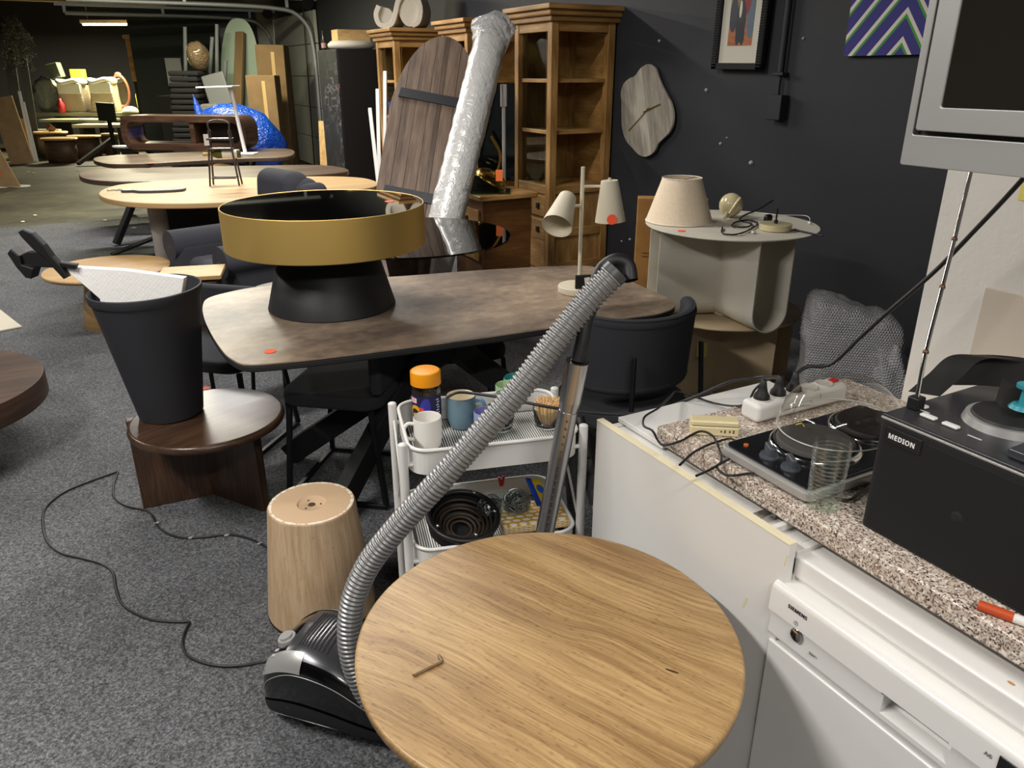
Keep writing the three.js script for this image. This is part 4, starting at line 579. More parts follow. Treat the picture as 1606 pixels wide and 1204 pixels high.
// twin head lamp
{
  const Y = 0.76, p = atY(908, 457, Y), t = thing('table_lamp', 'beige table lamp with two cone shades on the dining table', 'lamp', p, -YAW), m = M.beige;
  add('base', lathe([[0, 0], [0.09, 0], [0.093, 0.004], [0.093, 0.026], [0.09, 0.03], [0, 0.03]], 48), m, t); add('pole', cyl(0.0085, 0.0085, 0.5, 16), m, t, [0, 0.28, 0]);
  const shade = (x, y, rx, rz, label) => { const g = lathe([[0.034, 0.0], [0.036, -0.003], [0.064, -0.168], [0.0625, -0.168], [0.034, -0.004], [0.0, -0.004], [0, 0.0], [0.034, 0.0]], 40); const s = add('shade', g, m, t, [x, y, 0.02], [rx, 0, rz]); add('cap', cyl(0.006, 0.006, 0.012, 12), m, s, [0, 0.005, 0]); return s; };
  const s1 = shade(0.11, 0.478, 0.0, 0.06); add('arm', cyl(0.006, 0.006, 0.08, 12).rotateZ(PI / 2), m, t, [0.045, 0.452, 0.005]);
  shade(-0.062, 0.412, -0.9, -0.3); add('arm', cyl(0.006, 0.006, 0.07, 12).rotateZ(PI / 2), m, t, [-0.035, 0.372, 0.005]);
  sticker(s1, 0.0, -0.15, 0.063, 0.021, [PI / 2 - 0.16, 0, 0]);
  const tg = thing('price_tag', 'small black tag with a printed white label by the lamp foot', 'tag', [p.x - 0.012, Y + 0.0305, p.z + 0.062], -YAW + 0.1);
  add('card', box(0.085, 0.058, 0.02, 0.003), M.black, tg, [0.0, 0.029, 0]);
  const lb = canvas(64, 96, (x, w, h) => { x.fillStyle = '#f0eee6'; x.fillRect(0, 0, w, h); x.fillStyle = '#222'; for (let k = 0; k < 12; k++) x.fillRect(8 + (k * 13) % 48, 8 + k * 4.2, 6, 3); x.fillRect(10, 58, 44, 7); x.fillRect(22, 76, 20, 3); });
  add('label', box(0.022, 0.036, 0.001, 0), mat(0xffffff, 0.6, 0, { map: lb }), tg, [0.008, 0.032, 0.0106], [0, 0, 0.15]);
}
// upholstered chair pulled under the table
function bucketChair(name, label, x, z, ry, group) {
  const t = thing(name, label, 'chair', [x, 0, z], ry, group);
  add('seat', metres(slab(oval(0.235, 0.225, 2.8), 0.075, 0.02), 0.25).translate(0, 0.475, -0.02), M.fabricDark, t);
  const back = grid(40, 14, (u, v) => { const a = (u - 0.5) * 2.5, yy = v, R = 0.265, th = 0; const y = 0.57 + 0.25 * v + (u - 0.5) ** 2 * 0.02; return V(Math.sin(a) * R, y, Math.cos(a) * R * 0.92 - 0.02 + 0.02 * (v - 0.3)); });
  const inner = grid(40, 14, (u, v) => { const a = (u - 0.5) * 2.5, R = 0.222; const y = 0.57 + 0.25 * v + (u - 0.5) ** 2 * 0.02; return V(Math.sin(a) * R, y, Math.cos(a) * R * 0.92 - 0.02 + 0.02 * (v - 0.3)); }, true);
  const bk = add('backrest', merge([back, inner]), M.fabricDark, t);
  const edge = []; for (let i = 0; i <= 30; i++) { const a = (i / 30 - 0.5) * 2.5; edge.push(V(Math.sin(a) * 0.244, 0.82 + (i / 30 - 0.5) ** 2 * 0.02, Math.cos(a) * 0.244 * 0.92 - 0.006)); }
  add('top_roll', tube(edge, 0.023, 60, 12), M.fabricDark, bk); add('bottom_roll', tube(edge.map(p => V(p.x, p.y - 0.25, p.z - 0.02)), 0.022, 60, 12), M.fabricDark, bk);
  add('piping', tube(edge.map(p => V(p.x * 1.05, p.y + 0.018, p.z * 1.05 + 0.004)), 0.004, 60, 8), M.fabricDark, bk);
  for (const s of [-1, 1]) { add('leg', merge([plank(V(s * 0.2, 0, 0.27), V(s * 0.165, 0.72, 0.225), 0.018, 0.012)]), M.black, t); add('leg', bar(V(s * 0.2, 0, -0.2), V(s * 0.17, 0.41, -0.16), 0.01, 12), M.black, t); }
  add('cross_bar', merge([plank(V(-0.18, 0.395, 0.2), V(0.18, 0.395, 0.2), 0.018, 0.012), plank(V(-0.175, 0.395, -0.16), V(0.175, 0.395, -0.16), 0.018, 0.012)]), M.black, t);
  return t;
}
bucketChair('dining_chair', 'charcoal fabric dining chair with curved back beside the round metal tables', 1.74, -2.27, 0.08);
// sled base chairs below the far side of the table
function sledChair(label, x, z, ry) {
  const t = thing('sled_chair', label, 'chair', [x, 0, z], ry, null);
  add('seat', metres(slab(rrect(0.44, 0.42, 0.08), 0.06, 0.015), 0.25).translate(0, 0.48, 0), M.fabricDark, t);
  const fr = s => { const P = [V(s * 0.2, 0.42, -0.17), V(s * 0.23, 0.012, -0.2), V(s * 0.23, 0.012, 0.22), V(s * 0.2, 0.42, 0.17)]; return merge([0, 1, 2].map(i => plank(P[i], P[i + 1], 0.02, 0.02, 0.002))); };
  add('leg_frame', fr(-1), M.black, t); add('leg_frame', fr(1), M.black, t); add('cross_bar', plank(V(-0.23, 0.012, -0.2), V(0.23, 0.012, -0.2), 0.02, 0.02, 0.002), M.black, t);
  const b = add('backrest', metres(box(0.44, 0.22, 0.05, 0.02, 3), 0.25), M.fabricDark, t, [0, 0.6, 0.2]); return t;
}
sledChair('dark chair with square black sled frame under the dining table corner', 0.82, -2.95, 0.9);
sledChair('dark chair with square black sled frame under the table middle', 1.42, -3.2, 2.9);
sledChair('dark chair with square black sled frame beside the round side table', 0.42, -3.62, 2.4);
// dark fabric bench seat seen under the table
// three round metal tables stacked
function loopTable(label, x, y, z, ry, m, R, h) {
  const t = thing('metal_side_table', label, 'side table', [x, y, z], ry);
  add('table_top', lathe([[0, 0], [R - 0.001, 0], [R, -0.002], [R, -0.006], [R - 0.001, -0.007], [0, -0.007]], 96), m, t, [0, h, 0]);
  const loop = (len) => { const P = [], w = 0.098; for (let i = 0; i <= 6; i++) P.push([-w, h - 0.008 - i / 6 * (h - 0.008 - w)]); for (let i = 1; i < 16; i++) { const a = PI + i / 16 * PI; P.push([w * Math.cos(a), w + w * Math.sin(a)]); } for (let i = 0; i <= 6; i++) P.push([w, w + i / 6 * (h - 0.008 - w)]); const o = new THREE.Shape(); P.forEach((p, i) => i ? o.lineTo(p[0], p[1]) : o.moveTo(p[0], p[1])); P.slice().reverse().forEach(p => { const f = 0.95; o.lineTo(p[0] * f, p[1] < w ? w - (w - p[1]) * f : p[1]); }); return new THREE.ExtrudeGeometry(o, { depth: len, bevelEnabled: false }); };
  for (const a of [0, -1.85, 2.75]) add('loop_leg', loop(R * 0.78).translate(0, 0, 0.05).rotateY(a), m, t);
  return t;
}
const discR = 0.418;
{
  const lower = atY(1134, 482, 0.5);
  const low = loopTable('taupe round metal side table standing beneath the greige one', 2.85, 0.012, -2.95, 0.35, M.taupe, 0.418, 0.488);
  const s = atY(1084, 502, 0.5); sticker(low, 0, 0, 0, 0.014); low.children[low.children.length - 1].position.copy(low.worldToLocal(V(s.x, 0.501, s.z).sub(V(0, 0, 0))));
  low.updateMatrixWorld(true); low.children[low.children.length - 1].position.copy(low.worldToLocal(V(s.x, 0.501, s.z)));
  const up = loopTable('greige round metal side table stacked on top with lampshade on it', 2.79, 0.501, -2.86, -0.15, M.greige, 0.418, 0.455); up.updateMatrixWorld(true);
  const q = atY(1069, 362, 0.957); sticker(up, 0, 0, 0, 0.02); up.children[up.children.length - 1].position.copy(up.worldToLocal(V(q.x, 0.957, q.z)));
  solo('floor_disc', 'pale grey round metal plate lying on the carpet under the stack', 'disc', lathe([[0, 0.011], [0.5, 0.011], [0.502, 0.008], [0.5, 0], [0, 0]], 80), M.paleGray, [2.85, 0, -2.95]);
  const tagp = atY(1068, 540, 0.3); solo('price_card', 'small yellow card hanging on the taupe side table leg', 'card', box(0.05, 0.07, 0.002, 0), mat(0xcdb868, 0.7), [2.56, 0.37, -2.73], [0, -0.6, 0]);
  // lampshade
  const Y = 0.958, lp = atY(1072, 350, Y), sh = thing('lampshade', 'cream linen cone lampshade standing on the greige side table', 'lampshade', [lp.x + 0.02, Y, lp.z - 0.06]);
  const sg = lathe([[0.165, 0.003], [0.096, 0.212]], 64); { const uv = sg.attributes.uv; for (let i = 0; i < uv.count; i++) uv.setXY(i, uv.getX(i) * 7, uv.getY(i) * 1.6); }
  add('fabric', sg, mat(0xfff4e6, 0.95, 0, { map: T.linen, side: THREE.DoubleSide }), sh);
  add('bottom_rim', new THREE.TorusGeometry(0.1655, 0.0026, 8, 64).rotateX(PI / 2), M.linen, sh, [0, 0.003, 0]); add('top_rim', new THREE.TorusGeometry(0.0965, 0.0026, 8, 64).rotateX(PI / 2), M.linen, sh, [0, 0.212, 0]);
  add('spider', merge([0, 1, 2].map(k => bar(V(0, 0.2, 0), V(Math.cos(k * 2.09 + 2) * 0.096, 0.21, Math.sin(k * 2.09 + 2) * 0.096), 0.0022, 6))), M.steel, sh);
  // ball lamp and its foot
  const bp = atY(1144, 342, Y), b = thing('globe_lamp', 'cream globe lamp head lying on the greige side table', 'lamp', [bp.x + 0.03, Y, bp.z - 0.03], -YAW);
  add('globe', new THREE.SphereGeometry(0.06, 40, 28), M.creamGloss, b, [0, 0.061, 0]); add('stem', bar(V(-0.035, 0.012, 0.075), V(0.03, 0.105, 0.05), 0.007, 12), M.creamGloss, b); add('cord_grip', bar(V(-0.055, 0.012, 0.115), V(-0.038, 0.03, 0.078), 0.009, 12, 0.01), M.cream, b);
  const fp = atY(1220, 362, Y), f = thing('shadeless_lamp', 'cream round shadeless lamp with a short black rod', 'lamp', [fp.x + 0.012, Y, fp.z - 0.03]); add('disc', lathe([[0, 0], [0.074, 0], [0.076, 0.003], [0.076, 0.027], [0.074, 0.03], [0, 0.03]], 48), M.creamGloss, f); add('rod', merge([cyl(0.009, 0.009, 0.016, 14).translate(0, 0.038, 0), cyl(0.004, 0.004, 0.06, 10).translate(0, 0.07, 0)]), M.black, f);
  const w = (a, dy = 0.004) => atY(a[0], a[1], Y + dy);
  solo('lamp_flex', 'black lamp flex coiled between the globe and the lamp foot', 'cable', tube([[1133, 356], [1135, 366], [1150, 368], [1180, 358], [1187, 349], [1175, 345], [1155, 348], [1150, 355], [1170, 356], [1178, 350], [1160, 344], [1165, 339], [1190, 328], [1212, 314]].map((a, i) => w(a, i > 10 ? 0.004 + (i - 10) * 0.02 : 0.006)), 0.0042, 130, 8), M.cable);
  solo('white_flex', 'thin white flex with a small connector trailing on the side table', 'cable', merge([tube([[1130, 362], [1140, 366], [1160, 368], [1180, 366]].map(a => w(a)), 0.0022, 40, 6), tube([[1150, 346], [1180, 334], [1220, 337], [1262, 338], [1269, 341], [1270, 347]].map(a => w(a)), 0.0022, 50, 6), box(0.02, 0.012, 0.014, 0.003).translate(...w([1182, 364], 0.006).toArray()), box(0.012, 0.01, 0.018, 0.003).translate(...w([1270, 349], 0.006).toArray())]), M.whiteCable);
  solo('black_dongle', 'small black plug standing behind the cream lamp foot', 'plug', box(0.045, 0.05, 0.03, 0.014, 3), M.black, w([1207, 346], 0.025).add(V(0.02, 0, -0.03)));
  solo('black_rod', 'short black rod sticking out over the side table edge', 'rod', bar(w([1246, 360], 0.006), w([1291, 370], 0.006), 0.004, 8), M.black);
}
// cardboard box leaning behind the stack
{
  const a = pt(1000, 450, 4.75), b = pt(1075, 322, 4.85), t = thing('cardboard_carton', 'tall flat brown cardboard carton with a printed shelf outline behind the side tables', 'carton', on(1036, 0, 4.55), -YAW - 0.15);
  add('carton', metres(box(0.4, 0.98, 0.1, 0.006), 0.5), M.cardYellow, t, [0, 0.49, 0]);
  add('print', merge([box(0.13, 0.004, 0.001, 0).translate(-0.09, 0.66, 0.0508), box(0.13, 0.004, 0.001, 0).translate(-0.09, 0.64, 0.0508), box(0.003, 0.12, 0.001, 0).translate(-0.1, 0.72, 0.0508), box(0.06, 0.003, 0.001, 0).translate(-0.07, 0.78, 0.0508)]), mat(0x3a2c18, 0.8), t);
}
// bubble wrapped parcel
{
  const t = thing('wrapped_parcel', 'grey bubble wrapped parcel standing on the floor behind the worktop', 'parcel', on(1312, 0, 3.55), -YAW - 0.25);
  const nz = (x, y, z) => fbm((x + 2) / 4, (y + z + 2) / 4, 22, 22, 3, 301) - 0.5;
  const g = box(0.46, 0.6, 0.28, 0.09, 6); const wrapUp = (gg, amp) => { gg = mergeVertices(gg.index ? gg : gg, 1e-4); const p = gg.attributes.position; for (let i = 0; i < p.count; i++) { const x = p.getX(i), y = p.getY(i), z = p.getZ(i), k = 1 + amp * nz(x * 3, y * 3, z * 3); p.setXYZ(i, x * k + 0.03 * nz(y * 2, z, x), y * k - (y > 0 ? x * 0.28 : 0), z * k); } gg.computeVertexNormals(); return metres(gg, 0.5); };
  const big = new THREE.BoxGeometry(0.46, 0.6, 0.26, 24, 30, 14); { const p = big.attributes.position; for (let i = 0; i < p.count; i++) { const v = V(p.getX(i) / 0.23, p.getY(i) / 0.3, p.getZ(i) / 0.13), m = (Math.abs(v.x) ** 6 + Math.abs(v.y) ** 6 + Math.abs(v.z) ** 4) ** (1 / 6), f = Math.max(Math.abs(v.x), Math.abs(v.y), Math.abs(v.z)) / m; p.setXYZ(i, p.getX(i) * f, p.getY(i) * f, p.getZ(i) * f); } }
  big.deleteAttribute('uv'); big.deleteAttribute('normal');
  add('wrapped_block', wrapUp(big, 0.12), M.wrap, t, [0, 0.33, 0]);
  const fl = new THREE.IcosahedronGeometry(0.15, 5); fl.deleteAttribute('uv'); fl.deleteAttribute('normal'); { const p = fl.attributes.position; for (let i = 0; i < p.count; i++) { const x = p.getX(i), y = p.getY(i), z = p.getZ(i), k = 1 + 0.9 * nz(x * 5, y * 4, z * 5) + 0.4 * nz(x * 16, y * 12, z * 16); p.setXYZ(i, x * 0.55 * k, y * 1.4 * k, z * 0.75 * k); } }
  const fg = mergeVertices(fl, 1e-4); fg.computeVertexNormals(); add('twisted_flap', metres(fg, 0.5), M.wrap, t, [0.2, 0.3, 0.06], [0, 0, 0.35]);
}
// round smoked glass table
{
  const t = thing('glass_table', 'round smoked glass table with a dark pillar foot behind the dining table', 'table', [1.63, 0, -4.3]);
  add('glass_top', cyl(0.61, 0.61, 0.01, 96), M.smoke, t, [0, 0.755, 0]); add('foot', metres(lathe([[0, 0], [0.2, 0], [0.2, 0.02], [0.1, 0.4], [0.16, 0.748], [0, 0.748]], 24), 0.5), M.darkwood, t);
}
// armchair
{
  const t = thing('armchair', 'dark grey fabric armchair with rounded arms and high back', 'armchair', [0.95, 0, -5.6], -1.275), F = M.fabricGray;
  const soft = (w, h, d, r) => metres(box(w, h, d, r, 5), 0.25);
  add('seat', soft(0.56, 0.2, 0.62, 0.07), F, t, [0, 0.36, 0.05]); add('base', soft(0.84, 0.26, 0.72, 0.05), F, t, [0, 0.17, 0]);
  for (const s of [-1, 1]) { const a = add('arm', soft(0.19, 0.52, 0.78, 0.09), F, t, [s * 0.37, 0.33, 0.03]); add('arm_roll', cyl(0.105, 0.105, 0.74, 24).rotateX(PI / 2), F, a, [s * 0.012, 0.2, 0.01]); }
  add('backrest', soft(0.6, 0.72, 0.22, 0.1), F, t, [0, 0.62, -0.32], [-0.12, 0, 0]); add('head_cushion', soft(0.5, 0.26, 0.2, 0.09), F, t, [0, 0.89, -0.3], [-0.1, 0, 0]);
  add('side_wing', soft(0.12, 0.2, 0.2, 0.06), F, t, [0.3, 0.85, -0.36]);
}
// pale round coffee table and small wooden crate stool
{
  const t = thing('pale_coffee_table', 'pale oak round coffee table beside the grey armchair', 'coffee table', [0.04, 0, -5.95]); add('table_top', metres(lathe([[0, 0], [0.4, 0], [0.405, -0.01], [0.4, -0.025], [0, -0.025]], 64), 0.8), M.oak, t, [0, 0.4, 0]); add('foot', lathe([[0, 0], [0.22, 0], [0.15, 0.375], [0, 0.375]], 40), M.oak, t);
  const q = thing('wooden_box', 'small wooden box with a light plank lid behind the black bin', 'box', [0.4, 0, -4.55], 0.2), c = atY(300, 425, 0.55); q.position.set(c.x, 0, c.z); q.rotation.y = -0.25;
  add('lid', metres(box(0.36, 0.025, 0.3, 0.004), 0.5), M.oak, q, [0, 0.5375, 0]); add('body', metres(box(0.3, 0.5, 0.25, 0.006), 0.5), M.darkwood, q, [0, 0.26, 0]); add('drawer', metres(box(0.26, 0.09, 0.012, 0.003), 0.5), M.walnut, q, [0, 0.44, 0.128]);
  const w = thing('white_chair', 'white shell chair back peeping over the dining table', 'chair', [0.84, 0, -4.0], 0.3); add('shell', grid(24, 12, (u, v) => { const a = (u - 0.5) * 2.4; return V(Math.sin(a) * 0.22, 0.45 + v * 0.15 - 0.08 * (2 * u - 1) ** 4, -Math.cos(a) * 0.2 * (0.7 + 0.3 * v)); }), mat(0xd8d6d0, 0.5, 0, { side: THREE.DoubleSide }), w); add('seat', slab(oval(0.21, 0.2, 2.5), 0.03, 0.008).translate(0, 0.46, -0.02), M.white, w); for (const [x, z] of [[-0.15, -0.15], [0.15, -0.15], [-0.15, 0.15], [0.15, 0.15]]) add('leg', bar(V(x * 1.2, 0, z * 1.2), V(x, 0.44, z), 0.011, 10), M.black, w);
  // dark round plinth table at the left
  const b = thing('dark_round_table', 'thick dark brown round coffee table on the carpet at the walkway', 'coffee table', [-0.86, 0, -4.02]); add('table_top', metres(lathe([[0, 0], [0.535, 0], [0.54, -0.004], [0.54, -0.105], [0.535, -0.11], [0, -0.11]], 96), 0.9), M.darkMatte, b, [0, 0.36, 0]); add('foot', metres(lathe([[0, 0], [0.22, 0], [0.22, 0.25], [0, 0.25]], 48), 0.6), M.darkwood, b);
  const rp = atY(33, 498, 0.01); solo('cream_rug', 'cream rug corner lying flat on the grey carpet', 'rug', metres(box(0.9, 0.012, 0.6, 0.004), 0.25), M.boucle, [rp.x - 0.5, 0.0065, rp.z + 0.08], [0, 0.28, 0]);
}
// ---------------------------------------------------------------- cabinets along the dark wall
function displayCabinet(label, x, z, H, group) { // x,z = near front corner (front faces -x, side faces +z)
  const w = 0.6, t = thing('display_cabinet', label, 'cabinet', [x + w / 2, 0, z - w / 2], 0, group), m = M.teak, p = 0.065, yb = H * 0.355;
  const W = (a, b, c, r = 0) => metres(box(a, b, c, 0.004), 0.55, r);
  for (const sx of [-1, 1]) for (const sz of [-1, 1]) add('corner_post', W(p, H - 0.12, p, PI / 2), m, t, [sx * (w / 2 - p / 2), (H - 0.12) / 2, sz * (w / 2 - p / 2)]);
  // cornice
  add('cornice', metres(merge([slab(rrect(w + 0.05, w + 0.05, 0.004, 1), 0.04, 0.008).translate(0, H - 0.08, 0), slab(rrect(w + 0.1, w + 0.1, 0.004, 1), 0.045, 0.014).translate(0, H - 0.036, 0), slab(rrect(w + 0.15, w + 0.15, 0.004, 1), 0.038, 0.008).translate(0, H, 0)]), 0.55), m, t);
  const r = H - 0.12;
  add('back_board', W(0.012, H - yb - 0.14, w - 0.1), M.teak, t, [w / 2 - 0.02, (H + yb) / 2 - 0.06, 0]);
  for (let k = 0; k < 2; k++) add('back_board', W(w / 2 - 0.06, H - yb - 0.14, 0.012, PI / 2), M.teak, t, [(k - 0.5) * (w / 2 - 0.055), (H + yb) / 2 - 0.06, -w / 2 + 0.02]);
  for (const [ax, s] of [['x', -1], ['z', 1]]) for (const y of [H - 0.155, yb - 0.02]) add('rail', ax === 'x' ? W(0.03, 0.07, w - 2 * p) : W(w - 2 * p, 0.07, 0.03), m, t, ax === 'x' ? [-w / 2 + 0.02, y, 0] : [0, y, w / 2 - 0.02]);
  const fh = H - yb - 0.15; for (const f of [0.34, 0.66]) add('shelf', W(w - 0.05, 0.03, w - 0.05), m, t, [0, yb + 0.02 + fh * f, 0]);
  add('base_floor', W(w - 0.04, 0.03, w - 0.04), m, t, [0, yb, 0]);
  // lower chest: panels with drawers on the front
  add('side_panel', W(w - 2 * p, yb - 0.16, 0.02, PI / 2), m, t, [0, yb / 2 + 0.02, w / 2 - 0.03]); for (const y of [yb * 0.5, 0.09]) add('rail', W(w - 2 * p, 0.07, 0.03), m, t, [0, y, w / 2 - 0.02]);
  add('front_panel', W(0.02, yb - 0.05, w - 2 * p), m, t, [-w / 2 + 0.03, yb / 2, 0]); add('inner_panel', W(0.02, yb - 0.06, w - 2 * p), m, t, [w / 2 - 0.03, yb / 2, 0]); add('rear_panel', W(w - 2 * p, yb - 0.06, 0.02), m, t, [0, yb / 2, -w / 2 + 0.03]);
  const dz = (w - 2 * p) / 2; for (let r0 = 0; r0 < 2; r0++) for (let c = 0; c < 2; c++) { const d = add('drawer', W(0.022, 0.17, dz - 0.014), m, t, [-w / 2 + 0.014, yb - 0.16 - r0 * 0.2, (c - 0.5) * dz]); add('knob', box(0.014, 0.05, 0.045, 0.004), mat(0x1c1a18, 0.5, 0.4), d, [-0.016, 0, 0]); }
  add('lower_door', W(0.02, yb - 0.52 + 0.06, w - 2 * p - 0.02), m, t, [-w / 2 + 0.016, 0.21, 0]);
  add('glass_pane', box(0.003, fh, w - 2 * p, 0), clear(0xdfe6e0, 0.01), t, [-w / 2 + 0.045, yb + 0.03 + fh / 2, 0]);
  return t;
}
const cabA = displayCabinet('tall teak display cabinet next to the wooden wall clock', 3.38, -5.58, 2.14);
solo('red_thread_spool', 'tiny red object on the glazed cabinet top shelf', 'ornament', cyl(0.014, 0.018, 0.05, 10), mat(0xb83020, 0.6), [3.5, 1.677, -6.08]);
const cabB = displayCabinet('tall teak display cabinet carrying the cream curved chair', 3.22, -8.6, 2.1);
const cabC = displayCabinet('tall teak display cabinet hidden behind the foil wrapped roll', 3.38, -7.1, 2.12);
// cream curved chair on the cabinet
{
  const p = on(624, 2.1, 8.95), t = thing('shell_chair', 'cream curved shell seat lying on top of the teak cabinet', 'seat', [3.46, 2.101, -8.9], -YAW - 0.1);
  const P = [[-0.26, 0.2], [-0.3, 0.12], [-0.27, 0.03], [-0.18, 0.005], [-0.1, 0.03], [-0.05, 0.13], [0.0, 0.25], [0.09, 0.33], [0.19, 0.33], [0.26, 0.25], [0.28, 0.14], [0.24, 0.04], [0.17, 0.01]], c = new THREE.CatmullRomCurve3(P.map(a => V(a[0] * 0.85, a[1], 0)));
  const sh = new THREE.Shape(), n = 60, th = 0.022; for (let i = 0; i <= n; i++) { const q = c.getPoint(i / n), d = c.getTangent(i / n); sh[i ? 'lineTo' : 'moveTo'](q.x - d.y * th, q.y + d.x * th + 0.02); } for (let i = n; i >= 0; i--) { const q = c.getPoint(i / n), d = c.getTangent(i / n); sh.lineTo(q.x + d.y * th, q.y - d.x * th + 0.02); }
  add('shell', metres(new THREE.ExtrudeGeometry(sh, { depth: 0.42, bevelEnabled: true, bevelSize: 0.006, bevelThickness: 0.01, bevelSegments: 3 }).translate(0, 0, -0.21), 0.2), M.boucle, t);
  add('filled_side', new THREE.ExtrudeGeometry(new THREE.Shape(oval(0.12, 0.16).map(a => new THREE.Vector2(a[0] + 0.11, a[1] + 0.18))), { depth: 0.05, bevelEnabled: false }).translate(0, 0, 0.12), M.boucle, t);
  add('filled_side', new THREE.ExtrudeGeometry(new THREE.Shape(oval(0.075, 0.09).map(a => new THREE.Vector2(a[0] - 0.165, a[1] + 0.12))), { depth: 0.05, bevelEnabled: false }).translate(0, 0, 0.08), M.boucle, t);
}
// shelf contents of the second cabinet
{
  const a = solo('driftwood', 'dark driftwood ornament on the cabinet shelf', 'ornament', merge([...Array(7)].map((_, k) => bar(V(0, 0, 0), V(Math.cos(k * 0.9) * 0.12, 0.05 + 0.1 * rnd(), Math.sin(k * 0.9) * 0.08), 0.02, 6, 0.012))), mat(0x3c3029, 0.9), [3.42, 1.4, -8.75]);
  solo('cream_vase', 'cream cylinder vase standing in the second teak cabinet', 'vase', lathe([[0, 0], [0.06, 0], [0.07, 0.25], [0.062, 0.25], [0.05, 0.01], [0, 0.01]], 24), M.beige, [3.36, 0.858, -8.72]);
}
// tall black cabinet with things on top
{
  const t = thing('black_cabinet', 'tall black cabinet with chalky swirls on its side', 'cabinet', [3.3, 0, -10.4]); const H = 1.92;
  add('carcass', box(0.62, H, 0.85, 0.004), M.black, t, [0, H / 2, 0]); add('chalked_side', metres(box(0.008, H - 0.02, 0.83, 0.002), 1.2), M.chalk, t, [-0.313, H / 2, 0]); add('door', box(0.6, H - 0.04, 0.014, 0.003), M.black, t, [0, H / 2, 0.43]); add('red_tag', box(0.004, 0.05, 0.03, 0), mat(0xd84a30, 0.6), t, [-0.31, H * 0.78, 0.41]);
  solo('round_cushion', 'cream round pouf cushion on the black cabinet', 'cushion', lathe([[0, 0], [0.25, 0], [0.29, 0.035], [0.29, 0.065], [0.25, 0.1], [0, 0.1]], 40), M.boucle, [3.28, H, -10.3]);
  solo('wooden_tray', 'wooden crate with slatted side on the cream cushion', 'crate', metres(merge([box(0.42, 0.13, 0.018, 0.003).translate(0, 0.065, 0.12), box(0.42, 0.13, 0.018, 0.003).translate(0, 0.065, -0.12), box(0.018, 0.13, 0.24, 0.003).translate(-0.2, 0.065, 0), box(0.018, 0.13, 0.24, 0.003).translate(0.2, 0.065, 0), box(0.42, 0.012, 0.24, 0.002).translate(0, 0.008, 0)]), 0.4), M.plainwood, [3.3, H + 0.101, -10.35]);
  const b = thing('sauce_bottle', 'small dark bottle on the corner of the black cabinet', 'bottle', [3.05, H, -10.72]); add('body', lathe([[0, 0], [0.03, 0], [0.03, 0.12], [0.012, 0.16], [0.012, 0.2], [0, 0.2]], 20), phys(0x2c1a12, 0.2), b); add('cap', cyl(0.014, 0.014, 0.03, 14), M.black, b, [0, 0.215, 0]); add('label', cyl(0.0306, 0.0306, 0.06, 20, true), mat(0xb08a80, 0.7), b, [0, 0.06, 0]);
}
// white profile rods leaning
for (const [a, b, r, l] of [[[604, 112], [604, 330], 0.02, 'tallest white profile rod leaning on the teak cabinet'], [[592, 140], [597, 330], 0.018, 'middle white profile rod leaning on the teak cabinet'], [[580, 170], [598, 330], 0.018, 'shortest white profile rod slanting beside the black cabinet']]) { const p = pt(...a, 8.75), q = pt(...b, 8.2), f = p.y / (p.y - q.y), g = p.clone().lerp(q, f); g.y = 0.015; solo('profile_rod', l, 'rod', plank(g, p, 0.038, 0.038, 0.006), M.white); }
// leaning oval tabletop
{
  const top = pt(698, 66, 7.25), low = pt(664, 300, 6.35), d = top.clone().sub(low), k = low.y / d.y, foot = low.clone().addScaledVector(d, -k); const L = top.distanceTo(foot), t = thing('leaning_tabletop', 'oval walnut tabletop with two dark battens leaning against the cabinets', 'tabletop', foot.clone().add(V(0, 0.03, 0)));
  const yAx = top.clone().sub(foot).normalize(), xAx = V(ca, 0, sa).addScaledVector(yAx, -V(ca, 0, sa).dot(yAx)).normalize(), zAx = xAx.clone().cross(yAx); t.quaternion.setFromRotationMatrix(new THREE.Matrix4().makeBasis(xAx, yAx, zAx));
  const hw = 0.37, out = []; for (let i = 0; i <= 40; i++) { const a = i / 40 * PI; out.push([hw * Math.cos(a), L - 0.85 + 0.85 * Math.sin(a)]); } for (let i = 0; i <= 30; i++) { const a = PI + i / 30 * PI; out.push([hw * Math.cos(a), 0.85 + 0.85 * Math.sin(a)]); }
  const halfAt = x => Math.sqrt(Math.max(0, 1 - (x / hw) ** 2)), n = 7, pw = 2 * hw / n;
  for (let i = 0; i < n; i++) { const x0 = -hw + i * pw + 0.002, x1 = x0 + pw - 0.004, s = new THREE.Shape(), m = 12; for (let q = 0; q <= m; q++) { const x = x0 + (x1 - x0) * q / m, y = L - 0.85 + 0.85 * halfAt(x); s[q ? 'lineTo' : 'moveTo'](x, y); } for (let q = m; q >= 0; q--) { const x = x0 + (x1 - x0) * q / m; s.lineTo(x, 0.85 - 0.85 * halfAt(x)); } add('plank', metres(new THREE.ExtrudeGeometry(s, { depth: 0.022, bevelEnabled: true, bevelSize: 0.0015, bevelThickness: 0.002, bevelSegments: 1 }), 0.9, PI / 2, i * 0.37, i * 0.21), M.walnut, t); }
  for (const y of [L * 0.36, L * 0.74]) add('batten', box(0.62, 0.09, 0.012, 0.003), mat(0x3a3c40, 0.5, 0.5), t, [0.0, y, 0.031], [0, 0, -0.12]);
}
